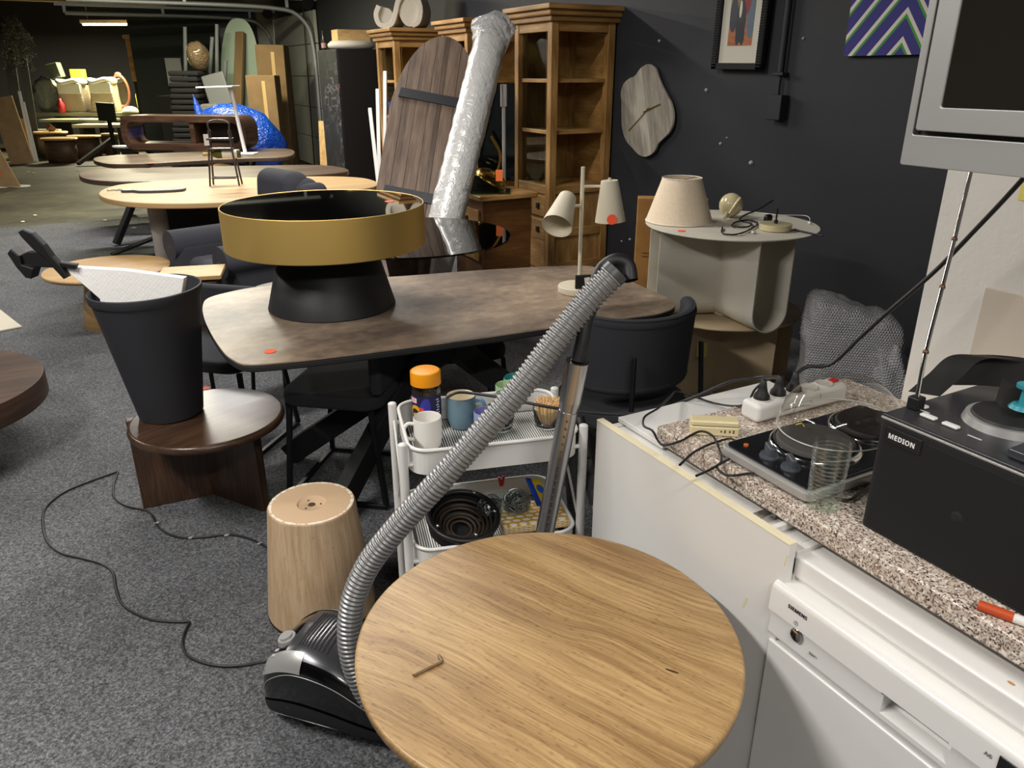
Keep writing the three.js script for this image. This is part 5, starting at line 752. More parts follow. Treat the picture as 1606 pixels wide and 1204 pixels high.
// foil wrapped roll
{
  const top = pt(768, 70, 6.35), low = pt(704, 335, 5.55), d = top.clone().sub(low), foot = low.clone().addScaledVector(d, -low.y / d.y), t = thing('foil_roll', 'long roll wrapped in crinkled silver bubble film leaning on the wall', 'roll'); foot.y += 0.06;
  const c = new THREE.CatmullRomCurve3([foot, foot.clone().lerp(top, 0.5), top]), ax = top.clone().sub(foot).normalize(), n1 = V(ca, 0, sa).cross(ax).normalize(), n2 = ax.clone().cross(n1).normalize(), L = foot.distanceTo(top);
  const f = (u, v, R0, s) => { const a = u * 2 * PI, w = fbm(u, v * 2, 10, 30, 3, s) - 0.5; const r = R0 * (1 + 0.12 * w); return c.getPoint(v).addScaledVector(n1, Math.cos(a) * r).addScaledVector(n2, Math.sin(a) * r); };
  const g = grid(48, 90, (u, v) => f(u % 1, v, 0.125, 401)); { const uv = g.attributes.uv; for (let i = 0; i < uv.count; i++) uv.setXY(i, uv.getX(i) * 2, uv.getY(i) * 5); } add('wrapped_tube', g, M.foil, t);
  const h = grid(40, 14, (u, v) => { const a = (u % 1) * 2 * PI, r = 0.127 * (1 + 0.3 * v) * (1 + (0.1 + 0.35 * v) * (fbm(u % 1, v, 9, 5, 3, 411) - 0.5)); return top.clone().addScaledVector(ax, -0.02 + v * 0.2 * (0.7 + 0.6 * fbm(u % 1, 0.5, 6, 3, 2, 412))).addScaledVector(n1, Math.cos(a) * r * (1 - 0.35 * v)).addScaledVector(n2, Math.sin(a) * r); }); { const uv = h.attributes.uv; for (let i = 0; i < uv.count; i++) uv.setXY(i, uv.getX(i) * 2, uv.getY(i) * 0.6); }
  add('loose_film', h, phys(0xd6d8d8, 0.2, { transmission: 0.35, thickness: 0, bumpMap: T.crinkle, bumpScale: 0.012, side: THREE.DoubleSide }), t);
  add('core', cyl(0.09, 0.09, 0.02, 24).applyQuaternion(new THREE.Quaternion().setFromUnitVectors(V(0, 1, 0), ax)), M.card, t, top.clone().addScaledVector(ax, -0.02));
}
// bits between roll and cabinet
{
  const a = pt(790, 132, 6.3), b = pt(789, 256, 6.3); solo('white_lamp_pole', 'slim white pole standing between the roll and the teak cabinet', 'pole', merge([bar(V(a.x, 0.82, a.z), a, 0.014, 10), bar(a.clone().add(V(0, -0.16, 0)), a, 0.026, 10)]), M.white);
  solo('mirror_panel', 'dark mirror glass panel leaning behind the foil roll', 'mirror', box(0.3, 0.75, 0.012, 0.002), mat(0x2c3436, 0.06, 0.9), pt(778, 180, 6.5).setY(1.2), [0, -YAW, 0]);
  const g = thing('gold_reading_lamp', 'brass dish lamp with bent arm on the low chest', 'lamp', on(775, 0.82, 6.2), -YAW); add('arm', tube([V(-0.03, 0.0, 0), V(0.03, 0.12, 0), V(0.05, 0.24, 0), V(-0.02, 0.38, 0)], 0.011, 40, 8), M.gold, g); add('dish', new THREE.SphereGeometry(0.13, 30, 16, 0, 2 * PI, 0, PI / 2).scale(1, 0.45, 1), M.gold, g, [-0.02, 0.07, 0.1], [0.2, 0, -0.5]);
  const c = thing('low_chest', 'low teak chest with black knobs behind the glass table', 'chest', on(765, 0, 6.15), -0.0); add('body', metres(box(0.42, 0.76, 0.5, 0.006), 0.55), M.teakDark, c, [0.05, 0.38, 0]); add('top_board', metres(box(0.5, 0.04, 0.58, 0.01), 0.55), M.teak, c, [0.05, 0.78, 0]); for (const y of [0.6, 0.38]) { const d = add('drawer', metres(box(0.018, 0.17, 0.4, 0.003), 0.55), M.teak, c, [-0.166, y, 0]); add('knob', box(0.014, 0.045, 0.045, 0.004), M.black, d, [-0.014, 0, 0]); }
  solo('glass_tray', 'stack of clear glass trays on the low chest', 'tray', merge([box(0.34, 0.012, 0.26, 0.004), box(0.3, 0.01, 0.24, 0.004).translate(-0.03, 0.03, 0.02), moved(box(0.26, 0.01, 0.22, 0.004), -0.02, 0.11, 0, 0, 0, -0.35)]), clear(0xcfe0da, 0.05), on(766, 0.807, 6.05), [0, -YAW, 0]);
  solo('dark_bag', 'dark folded bag lying on the low chest', 'bag', box(0.3, 0.12, 0.16, 0.05, 3), mat(0x2c2824, 0.8), on(758, 0.87, 6.25), [0, -YAW, 0]);
  solo('orange_tag', 'orange and white price tag hanging by the teak cabinet', 'tag', box(0.05, 0.08, 0.003, 0), mat(0xf07838, 0.7), pt(783, 275, 5.75), [0, -YAW, 0]);
}
// ---------------------------------------------------------------- on the dark wall
{
  const X = 3.975, O = [[1019, 100.5], [1030, 107], [1036, 122], [1041, 135], [1048, 148], [1055, 162], [1058.5, 178], [1057, 196], [1050, 210], [1042, 218], [1034, 226], [1028, 238], [1016, 245.5], [1005, 243], [995, 233], [984, 220], [978, 200], [977, 178], [977, 160], [976, 146], [980, 132], [989, 123], [998, 119], [1007, 107]].map(p => atX(...p, X));
  const c = atX(1016, 174, X), t = thing('wall_clock', 'wavy grey wood wall clock on the dark wall', 'clock', c);
  const s = new THREE.Shape(smooth(O.map(p => [-(p.z - c.z), p.y - c.y]), 5).map(p => new THREE.Vector2(-p[0], p[1])));
  add('face', metres(new THREE.ExtrudeGeometry(s, { depth: 0.014, bevelEnabled: true, bevelSize: 0.003, bevelThickness: 0.003, bevelSegments: 2, bevelOffset: -0.003 }).rotateY(-PI / 2), 0.55, PI / 2 - 0.3), M.graywood, t);
  const H = (px, py) => { const p = atX(px, py, X - 0.024); return V(p.x - c.x, p.y - c.y, p.z - c.z); }; add('hour_hand', plank(H(1009, 176), H(1035, 163), 0.01, 0.008, 0.002), M.brassLine, t); add('minute_hand', plank(H(1018, 169), H(986, 205), 0.009, 0.006, 0.002), M.brassLine, t); add('pivot', cyl(0.01, 0.01, 0.012, 16).rotateZ(PI / 2), M.brassLine, t, H(1016, 172));
}
{
  const X = 3.96, b0 = atX(1118, 110, X), b1 = atX(1196, 108, X), W = Math.abs(b1.z - b0.z), H = 0.66, t = thing('framed_picture', 'black ribbed picture frame with a figure painting in a white mount', 'picture', [X, (b0.y + b1.y) / 2, (b0.z + b1.z) / 2]); t.rotation.x = 0.014;
  const f = 0.05; add('mount', box(0.006, H - 0.04, W - 0.04, 0), mat(0xd8d4c4, 0.8), t, [0.0, H / 2, 0]);
  for (const s of [-1, 1]) { const st = add('frame_side', box(0.035, H, f, 0.004), M.blackMatte, t, [-0.005, H / 2, s * (W / 2 - f / 2)]); const R = []; for (let k = 0; k < 40; k++) R.push(cyl(0.0055, 0.0055, f * 0.8, 8).rotateX(PI / 2).translate(-0.018, -H / 2 + 0.02 + k * (H - 0.04) / 39, 0)); add('ribbing', merge(R), M.blackMatte, st); }
  for (const y of [f / 2 * 0.8, H - f / 2 * 0.8]) add('frame_rail', box(0.035, f * 0.8, W, 0.004), M.blackMatte, t, [-0.005, y, 0]);
  const im = canvas(256, 512, (x, w, h) => { const blob = (c, a, b, r1, r2, o = 0) => { x.fillStyle = c; x.beginPath(); x.ellipse(a, b, r1, r2, o, 0, 7); x.fill(); }; x.fillStyle = '#8a7c50'; x.fillRect(0, 0, w, h); x.fillStyle = '#b06838'; x.fillRect(0, 300, w, h); for (let k = 0; k < 60; k++) { x.fillStyle = ['#c07c48', '#9a5428', '#b87040', '#8c5c3c'][k % 4]; x.fillRect((k * 61) % w, 310 + (k * 37) % 200, 34, 6); } blob('#2c3240', 40, 280, 42, 130); blob('#5a6e80', 225, 290, 44, 170); blob('#8c2430', 160, 180, 48, 110); blob('#c09078', 62, 128, 20, 26); blob('#c8a088', 170, 80, 20, 26); blob('#20222c', 120, 330, 52, 160); blob('#20222c', 100, 440, 22, 70); blob('#20222c', 150, 440, 22, 70); blob('#e0d8c4', 108, 240, 14, 64); blob('#b88468', 108, 140, 22, 30); blob('#181a20', 108, 112, 30, 12); blob('#181a20', 108, 90, 20, 26); });
  add('print', box(0.001, H * 0.62, W * 0.48, 0), mat(0xffffff, 0.5, 0, { map: im }), t, [-0.004, H * 0.53, 0.0]);
  // zigzag canvas
  const q0 = atX(1326, 88, 3.975), W2 = 0.62, H2 = 0.62, cv = thing('zigzag_canvas', 'small purple canvas painted with green and white zigzag lines', 'painting', [3.975, q0.y, q0.z + W2 / 2 - 0.005]);
  const zz = canvas(512, 512, (x, w, h) => { x.fillStyle = '#3a3488'; x.fillRect(0, 0, w, h); x.lineJoin = 'miter'; const zig = (y, c, lw) => { x.strokeStyle = c; x.lineWidth = lw; x.beginPath(); x.moveTo(-60, y + 400); x.lineTo(300, y); x.lineTo(600, y + 400); x.stroke(); }; for (let k = -3; k < 6; k++) { zig(k * 116 - 8, '#ece6d8', 26); zig(k * 116 + 6, '#48a040', 11); } x.fillStyle = '#e2dccc'; x.beginPath(); x.moveTo(180, 190); x.lineTo(420, 190); x.lineTo(400, 250); x.lineTo(300, 220); x.lineTo(210, 260); x.fill(); x.strokeStyle = '#403428'; x.lineWidth = 5; for (let k = 0; k < 5; k++) { x.beginPath(); x.arc(220 + k * 42, 222, 14, 3.4, 6.2); x.stroke(); } });
  const cm = mat(0x6a5c88, 0.7); add('stretcher', box(0.02, H2, W2, 0.002), cm, cv, [0.0, H2 / 2, 0]); add('painted_face', box(0.001, H2, W2, 0), mat(0xffffff, 0.7, 0, { map: zz }), cv, [-0.0106, H2 / 2, 0]); cv.rotation.x = 0.0;
}
// ---------------------------------------------------------------- showroom behind: oval tables
function ovalTable(name, label, O, Y, m, h, s, e) { // O: photo outline of the top
  const P = O.map(p => atY(...p, Y)), c = V(0, 0, 0); P.forEach(p => c.add(p)); c.multiplyScalar(1 / P.length); const t = thing(name, label, 'table', [c.x, 0, c.z]);
  const loc = smooth(P.map(p => [p.x - c.x, p.z - c.z]), 6); add('table_top', metres(slab(loc, h, 0.008).translate(0, Y, 0), s, 0.05), m, t); t.userData.c = undefined; delete t.userData.c; return t;
}
{
  const t = ovalTable('oak_table', 'long light oak oval table with greige pillar legs', [[155, 305], [163, 296], [190, 289], [260, 283], [350, 279], [450, 277], [530, 276.5], [570, 279], [592, 286], [585, 293], [545, 299], [480, 306], [420, 312], [350, 317], [280, 319], [220, 318], [175, 313]], 0.76, M.oak, 0.04, 1.2);
  const leg = (px) => { const p = on(px, 0, 6.45); add('leg', lathe([[0, 0], [0.075, 0], [0.07, 0.36], [0.075, 0.718], [0, 0.718]], 32), mat(0xb4aca2, 0.7), t, [p.x - t.position.x, 0, p.z - t.position.z]); }; leg(265); leg(505);
  solo('dark_board', 'dark board standing on edge under the light oak table', 'board', box(0.95, 0.62, 0.03, 0.003), mat(0x1d1714, 0.7), on(340, 0.31, 6.75), [0, -YAW, 0]);
  for (const [px, d, r, l] of [[235, 7.6, 0.7, 'black folded trestle angled beneath the oak table'], [238, 6.9, 0.4, 'black wedge shaped trestle lying by the oak table pillar']]) solo('folded_trestle', l, 'trestle', plank(V(-0.35, 0.02, 0), V(0.1, 0.14, 0), 0.1, 0.02), M.black, on(px, 0, d), [0, r - YAW, 0]);
  // board, key ring and bottle rack on the oak table
  const b = solo('cutting_board', 'dark grey serving board lying on the light oak table', 'board', slab(smooth([[-0.24, 0], [-0.2, -0.025], [-0.15, -0.03], [-0.08, -0.09], [0.22, -0.09], [0.23, 0.08], [-0.08, 0.09], [-0.15, 0.03], [-0.2, 0.025]], 4), 0.02, 0.004), mat(0x4a4d50, 0.4), atY(240, 296, 0.78), [0, -0.2, 0]);
  solo('key_ring', 'small metal key ring with tags on the oak table', 'key ring', merge([new THREE.TorusGeometry(0.03, 0.004, 6, 24).rotateX(PI / 2), box(0.06, 0.004, 0.02, 0.001).translate(0.06, 0, 0.02), box(0.05, 0.01, 0.02, 0.003).translate(-0.06, 0.002, -0.01)]), M.steel, atY(186, 297.5, 0.766));
  const r = thing('bottle_rack', 'black metal bottle rack standing on the light oak table', 'rack', atY(355, 290, 0.76), -YAW + 0.12), W = 0.2, H = 0.52;
  for (const s of [-1, 1]) { add('upright', merge([bar(V(s * W / 2 + s * 0.02, 0, 0.06), V(s * W / 2 - s * 0.02, H * 0.86, 0.03), 0.008, 8), bar(V(s * W / 2 + s * 0.02, 0, -0.06), V(s * W / 2 - s * 0.02, H * 0.86, -0.03), 0.008, 8)]), mat(0x5a5450, 0.4, 0.7), r); }
  add('top_handle', tube([V(-0.08, H * 0.86, 0), V(-0.085, H * 0.96, 0), V(-0.05, H, 0), V(0.05, H, 0), V(0.085, H * 0.96, 0), V(0.08, H * 0.86, 0)], 0.008, 50, 8), mat(0x5a5450, 0.4, 0.7), r);
  for (const y of [0.07, 0.33, 0.42]) add('shelf_rod', merge([bar(V(-W / 2, H * y / 0.52 * 0.9, 0.05), V(W / 2, H * y / 0.52 * 0.9, 0.05), 0.007, 8), bar(V(-W / 2, H * y / 0.52 * 0.9, -0.05), V(W / 2, H * y / 0.52 * 0.9, -0.05), 0.007, 8), y > 0.1 ? box(W, 0.012, 0.1, 0.002).translate(0, H * y / 0.52 * 0.9, 0) : box(W, 0.006, 0.02, 0.002).translate(0, H * 0.07 / 0.52, 0)]), mat(0x4a4644, 0.4, 0.6), r);
  add('paper_tag', box(0.04, 0.09, 0.003, 0), M.white, r, [-0.1, H * 0.72, 0.05]);
  const bp = atY(355, 290, 0.76), bt = thing('wine_bottle', 'wine bottle with white label lying across the bottle rack', 'bottle', [bp.x, bp.y + 0.255, bp.z], -YAW + 0.25); add('glass', lathe([[0, -0.15], [0.034, -0.148], [0.036, -0.14], [0.036, 0.04], [0.014, 0.09], [0.0135, 0.15], [0, 0.15]], 24).rotateZ(PI / 2), phys(0x4a4a1a, 0.15), bt); add('label', cyl(0.0365, 0.0365, 0.12, 24, true).rotateZ(PI / 2), mat(0xdedace, 0.6), bt, [0.06, 0, 0]); add('capsule', cyl(0.0145, 0.0145, 0.07, 18).rotateZ(PI / 2), mat(0xb89a50, 0.4, 0.5), bt, [-0.118, 0, 0]);
}
{
  const a = ovalTable('walnut_table', 'long grey brown walnut oval table behind the light oak one', [[124, 275], [132, 268], [160, 265], [240, 263], [330, 261], [430, 259], [500, 258.5], [535, 262], [546, 268], [520, 272], [440, 277], [340, 281], [240, 284], [170, 284], [138, 281]], 0.75, M.walnutTop, 0.045, 1.3);
  const b = ovalTable('walnut_table', 'walnut oval table beneath the racetrack shaped console', [[146, 250], [152, 246], [175, 243.5], [250, 240], [340, 236], [410, 233], [450, 233], [462, 240], [445, 246], [380, 248], [300, 252], [220, 256.5], [175, 257], [155, 254]], 0.75, M.walnutTop, 0.045, 1.3);
  for (const [t, px, d] of [[a, 230, 8.2], [a, 450, 8.2], [b, 240, 10.3], [b, 400, 10.3]]) { const p = on(px, 0, d); add('leg', merge([plank(V(-0.3, 0.02, 0.2), V(0.1, 0.7, 0), 0.08, 0.05), plank(V(0.3, 0.02, -0.2), V(-0.1, 0.7, 0), 0.08, 0.05)]), M.blackMatte, t, [p.x - t.position.x, 0, p.z - t.position.z]); }
  const s = atY(236, 256, 0.75); sticker(b, s.x - b.position.x, 0.752, s.z - b.position.z, 0.035);
  // racetrack console
  const c = thing('racetrack_console', 'dark wood console shaped like an open rounded loop on a walnut table', 'console', on(302, 0.75, 10.2), -YAW - 0.12), W = 1.62, H = 0.4;
  const o = new THREE.Shape(rrect(W, H, 0.14, 10).map(p => new THREE.Vector2(p[0], p[1]))); o.holes.push(new THREE.Path(rrect(W - 0.14, H - 0.14, 0.09, 10).map(p => new THREE.Vector2(p[0], p[1])))); add('loop_frame', metres(new THREE.ExtrudeGeometry(o, { depth: 0.36, bevelEnabled: true, bevelSize: 0.006, bevelThickness: 0.006, bevelSegments: 2 }).translate(0, H / 2 + 0.006, -0.18), 0.8), M.darkwood, c); add('divider', metres(box(0.06, H - 0.14, 0.34, 0.004), 0.8), M.darkwood, c, [0.12, H / 2 + 0.006, 0]);
  add('rear_panel', box(0.62, H - 0.13, 0.02, 0.002), mat(0x2b1d15, 0.7), c, [0.42, H / 2 + 0.006, -0.15]);
  // white T side table
  const p = on(385, 0.75, 9.6), t2 = thing('white_side_table', 'slim white T shaped side table standing on the walnut table', 'side table', p, -YAW); add('pole', bar(V(0, 0.012, 0), V(-0.08, 0.74, 0), 0.022, 16), M.white, t2); add('top', moved(box(0.42, 0.018, 0.3, 0.006), -0.22, 0.75, 0, 0, 0, 0.03), M.white, t2); add('foot', box(0.26, 0.012, 0.22, 0.004), M.white, t2, [0, 0.006, 0]);
}
// blue plastic bundle
{
  const t = thing('blue_bundle', 'bundle wrapped in shiny blue plastic behind the walnut tables', 'bundle', on(395, 0.0, 11.6), -YAW);
  const g = new THREE.IcosahedronGeometry(0.5, 5); g.deleteAttribute('uv'); g.deleteAttribute('normal'); { const p = g.attributes.position; for (let i = 0; i < p.count; i++) { const x = p.getX(i), y = p.getY(i), z = p.getZ(i), k = 1 + 0.5 * (fbm((x + 2) / 4, (y + z + 2) / 4, 10, 10, 4, 421) - 0.5); p.setXYZ(i, x * 1.15 * k, (y * 0.85 - x * 0.25) * k, z * 0.7 * k); } } const q = mergeVertices(g, 1e-4); q.computeVertexNormals(); add('wrapping', metres(q, 0.7), M.bluePlastic, t, [0, 0.75, 0]);
  add('support', box(1.0, 0.42, 0.5, 0.02), M.card, t, [0, 0.21, 0]); add('peak', metres(new THREE.ConeGeometry(0.1, 0.4, 10), 0.7), M.bluePlastic, t, [-0.62, 1.18, 0], [0, 0, 0.2]);
}
// cardboard boxes by the garage door
{
  const bx = (px0, py0, px1, d, dep, label, m = M.cardOld, tilt = 0) => { const a = pt(px0, py0, d), b = pt(px1, py0, d), w = a.distanceTo(b), c = a.clone().add(b).multiplyScalar(0.5); const t = thing('cardboard_box', label, 'box', [c.x, 0, c.z], -YAW); t.rotation.z = tilt; add('carton', metres(box(w, a.y, dep, 0.01), 0.9), m, t, [0, a.y / 2, -dep / 2]); add('tape', box(w * 0.12, a.y * 0.5, 0.004, 0), mat(0xb89a68, 0.3), t, [w * 0.1, a.y * 0.7, 0.003]); return t; };
  bx(384, 118, 430, 12.6, 0.3, 'tall upright cardboard box beside the garage door', M.cardOld); bx(395, 70, 440, 13.3, 0.3, 'tallest taped cardboard box leaning by the garage door', M.cardOld, -0.02); bx(436, 75, 448, 14.0, 0.2, 'narrow brown cardboard carton next to the door track', M.cardOld);
  solo('wood_plank', 'narrow wooden plank leaning between garage door and black cabinet', 'plank', plank(on(510, 0.0, 11.6).setY(0.02), pt(505, 190, 11.9), 0.1, 0.03), M.plainwood);
  solo('brown_paper_roll', 'brown paper wrapped strip leaning behind the boxes', 'strip', plank(on(370, 0, 13.4).setY(0.02), pt(377, 50, 14), 0.16, 0.08, 0.02), M.cardOld);
  const g = thing('green_glass_sheet', 'pale green round topped glass sheet leaning at the back', 'glass sheet', on(385, 0, 13.9), -YAW); const s = new THREE.Shape(oval(0.34, 1.25, 2.6).map(p => new THREE.Vector2(p[0], p[1] + 1.25))); add('sheet', new THREE.ExtrudeGeometry(s, { depth: 0.02, bevelEnabled: false }), mat(0x8fa090, 0.3), g, [0, 0, 0], [-0.08, 0, -0.06]);
}
// stacked black chairs wrapped, grey wrapped chairs
{
  const t = thing('chair_stack', 'tall stack of black upholstered chairs topped by a wrapped bag', 'chair stack', on(312, 0, 13.0), -YAW);
  const cm = mat(0x121214, 0.85), cl = [box(0.46, 0.075, 0.5, 0.03, 3), box(0.43, 0.075, 0.5, 0.03, 3)]; for (let k = 0; k < 15; k++) add('chair_layer', cl[k % 2], cm, t, [-0.02 + k * 0.008, 0.48 + k * 0.083, 0]);
  for (const [x, z] of [[-0.2, 0.2], [0.2, 0.2], [-0.2, -0.2], [0.2, -0.2]]) add('leg', cyl(0.014, 0.014, 0.45, 8), M.black, t, [x, 0.225, z]);
  const bg = new THREE.IcosahedronGeometry(0.2, 3); bg.deleteAttribute('uv'); bg.deleteAttribute('normal'); { const p = bg.attributes.position; for (let i = 0; i < p.count; i++) { const k = 1 + 0.5 * (fbm((p.getX(i) + 2) / 4, (p.getY(i) + p.getZ(i) + 2) / 4, 20, 20, 3, 431) - 0.5); p.setXYZ(i, p.getX(i) * k * 0.85, p.getY(i) * k * 1.1, p.getZ(i) * k * 0.9); } } const bq = mergeVertices(bg, 1e-4); bq.computeVertexNormals(); solo('wrapped_bag', 'film wrapped brown bag on top of the black chair stack', 'bag', metres(bq, 0.3), phys(0x6a5840, 0.25, { bumpMap: T.crinkle, bumpScale: 0.02, clearcoat: 0.5 }), on(312, 1.9, 13.0));
  const w = thing('wrapped_chairs', 'stack of grey chairs wrapped in film beside the black stack', 'chair stack', on(350, 0, 12.7), -YAW); for (let k = 0; k < 7; k++) add('chair_layer', box(0.4 - (k % 2) * 0.02, 0.12, 0.44, 0.04, 3), phys(0x6c6c6e, 0.3, { bumpMap: T.crinkle, bumpScale: 0.01 }), w, [0.012 * k, 0.4 + k * 0.125, 0]); add('backrest', box(0.36, 0.5, 0.05, 0.02, 3), mat(0x5a5c5e, 0.5), w, [0.05, 1.4, -0.15], [-0.2, 0, 0.25]);
  for (const [a, b, l] of [[[290, 42], [293, 205], 'white frothy post of grey foam beside the black chairs'], [[333, 58], [320, 240], 'grey metal chair leg pointing up behind the stack'], [[340, 38], [341, 300], 'thin white rod standing at the rear door leaf'], [[354, 95], [346, 240], 'slanting grey tube behind the wrapped stack']]) solo('steel_tube', l, 'tube', bar(pt(...b, 13.6), pt(...a, 13.6), 0.03, 10), mat(0x74787a, 0.5));
}
// rear partition with white board and hanging cupboard
{
  const c = on(330, 0, 17.2); solo('rear_partition', 'dark grey green partition wall behind the stacked chairs', 'partition', box(2.6, 2.9, 0.06, 0), mat(0x3a403c, 0.75), [c.x, 1.45, c.z - 0.0], [0, -YAW, 0]);
  const sheet = (label, x0, y0, x1, y1, d, m, cat, name, th = 0.03) => { const a = pt(x0, y0, d), b = pt(x1, y1, d), w = Math.hypot(b.x - a.x, b.z - a.z), h = a.y - b.y; return solo(name, label, cat, box(w, h, th, 0.004), m, [(a.x + b.x) / 2, (a.y + b.y) / 2, (a.z + b.z) / 2], [0, -YAW, 0]); };
  sheet('white board standing against the rear partition', 258, 91, 289, 135, 16.95, M.white, 'board', 'white_board'); sheet('pale grey door leaf leaning at the rear', 343, 40, 400, 268, 16.6, mat(0x7c8480, 0.6), 'door leaf', 'door_leaf'); sheet('dark table under the white board', 255, 150, 292, 258, 15.6, mat(0x2a2622, 0.7), 'table', 'dark_desk', 0.5);
  const cu = thing('wall_cupboard', 'brown panelled wooden cupboard at the back', 'cupboard', pt(232, 127, 18), -YAW); add('body', metres(box(0.52, 0.86, 0.35, 0.01), 0.6), M.teak, cu, [0, 0.43, 0]); add('door', metres(box(0.36, 0.58, 0.02, 0.01), 0.6), M.teak, cu, [0.03, 0.33, 0.18]); add('cornice', metres(box(0.6, 0.06, 0.4, 0.01), 0.6), M.teak, cu, [0, 0.87, 0]); add('stand', box(0.5, cu.position.y, 0.3, 0.01), mat(0x1c1814, 0.8), cu, [0, -cu.position.y / 2, 0]);
}
// cluttered benches at the back
{
  const bench = (label, x0, x1, py, d, m, th, name = 'back_bench') => { const a = pt(x0, py, d), b = pt(x1, py, d), w = a.distanceTo(b), c = a.clone().add(b).multiplyScalar(0.5), t = thing(name, label, 'table', [c.x, 0, c.z], -YAW); add('table_top', box(w, th, 0.7, 0.006), m, t, [0, a.y - th / 2, -0.2]); for (const s of [-1, 1]) add('leg', box(0.08, a.y - th, 0.5, 0.005), mat(0x2a2a26, 0.7), t, [s * w * 0.38, (a.y - th) / 2, -0.2]); return [t, a.y, d]; };
  const m = mat(0x8c8a6c, 0.5); const [b1, y1, d1] = bench('long dark back bench crowded with bags and boxes', 60, 300, 176, 18.4, mat(0x9a967c, 0.5), 0.08); bench('low pale table in front of the crowded bench', 66, 170, 187, 17.7, m, 0.05); bench('short pale table under the back bench', 118, 196, 195, 17.1, mat(0xa4a68a, 0.5), 0.06);
  const Y = y1 + 0.001;
  const bag = (label, px, w, h) => { const p = on(px, Y, 18.5), t = thing('plastic_bag_bin', label, 'bag', p, -YAW + 0.1); const g = new THREE.BoxGeometry(w, h, 0.36, 10, 10, 6); g.deleteAttribute('uv'); g.deleteAttribute('normal'); const q = mergeVertices(g, 1e-4), a = q.attributes.position; for (let i = 0; i < a.count; i++) { const x = a.getX(i), y = a.getY(i), z = a.getZ(i), k = 1 - 0.12 * (y / h + 0.5) + 0.16 * (fbm((x + 2) / 4, (y + z + 2) / 4, 24, 24, 3, 441 + px) - 0.5); a.setXYZ(i, x * k, y, z * k); } q.computeVertexNormals(); add('bag_body', metres(q, 0.4), phys(0xb4a48c, 0.35, { bumpMap: T.crinkle, bumpScale: 0.015 }), t, [0, h / 2, 0]); add('rolled_rim', tube(rrect(w * 0.92, 0.34, 0.12, 6).map(r => V(r[0], h + 0.03 * Math.sin(r[0] * 14), r[1])), 0.055, 80, 8, true), M.bag, t); add('front_fold', box(w * 0.86, h * 0.34, 0.03, 0.014, 3), M.bag, t, [0, h * 0.78, 0.19]); return t; };
  bag('clear topped bag lined container beside the red bottle', 121, 0.56, 0.64); bag('white bag lined container next to the oval mirror', 169, 0.54, 0.66);
  const fb = new THREE.IcosahedronGeometry(0.33, 4); fb.deleteAttribute('uv'); fb.deleteAttribute('normal'); { const p = fb.attributes.position; for (let i = 0; i < p.count; i++) { const k = 1 + 0.9 * (fbm((p.getX(i) + 2) / 4, (p.getY(i) + p.getZ(i) + 2) / 4, 26, 26, 4, 451) - 0.5); p.setXYZ(i, p.getX(i) * k * 0.8, p.getY(i) * k * 1.2, p.getZ(i) * k * 0.7); } } const fq = mergeVertices(fb, 1e-4); fq.computeVertexNormals(); solo('crumpled_film', 'crumpled clear plastic film heaped at the bench end', 'film', metres(fq, 0.3), phys(0x9ea49a, 0.2, { bumpMap: T.crinkle, bumpScale: 0.03, clearcoat: 0.5 }), on(74, Y + 0.38, 18.6));
  const bk = (name, label, px, w, h, dd, mm, cat, dy = 0, d = 18.5, rz = 0) => solo(name, label, cat, box(w, h, dd, 0.015), mm, on(px, Y + dy + h / 2, d), [0, -YAW, rz]);
  bk('grey_box', 'tilted grey patterned box above the crumpled film', 87, 0.26, 0.3, 0.2, mat(0x5c6254, 0.6), 'box', 0.72, 18.5, 0.2); bk('yellow_carton', 'yellow carton standing behind the bag containers', 123, 0.28, 0.26, 0.2, M.yellow, 'carton', 0.64, 18.95); bk('carton_base', 'brown carton stacked under the yellow carton', 125, 0.4, 0.56, 0.25, M.card, 'carton', 0, 18.95);
  solo('red_bottle', 'dark red bottle at the end of the back bench', 'bottle', lathe([[0, 0], [0.075, 0], [0.078, 0.18], [0.03, 0.25], [0.03, 0.3], [0, 0.3]], 20), M.redItem, on(98, Y, 18.2));
  solo('yellow_spray', 'bright yellow tall bottle beside the oval mirror', 'bottle', lathe([[0, 0], [0.04, 0], [0.06, 0.1], [0.07, 0.36], [0.05, 0.4], [0, 0.4]], 16), mat(0xd8d020, 0.5), on(222, Y, 18.4)); solo('cream_lampshade', 'cream upturned bowl shade on the bench', 'shade', new THREE.SphereGeometry(0.18, 24, 12, 0, 2 * PI, 0, PI / 2).scale(1, 0.75, 1), mat(0xd0cca0, 0.5), on(205, Y, 18.25)); solo('orange_sponge', 'orange rolled cloth lying on the bench', 'cloth', box(0.22, 0.1, 0.12, 0.045, 3), M.orange, on(228, Y + 0.05, 18.15)); solo('paper_pile', 'white paper sheets scattered on the bench top', 'paper', box(0.34, 0.012, 0.2, 0.002), M.white, on(245, Y + 0.007, 18.15), [0, 0.3, 0]); solo('pink_folder', 'pink folder lying on the bench by the black chairs', 'folder', box(0.28, 0.02, 0.18, 0.003), mat(0xb08078, 0.6), on(268, Y + 0.011, 18.15), [0, 0.2, 0]); solo('orange_folder', 'flat orange red folder beneath the orange cloth', 'folder', box(0.36, 0.03, 0.2, 0.003), mat(0xa85838, 0.6), on(212, Y + 0.016, 18.6), [0, -YAW, 0]);
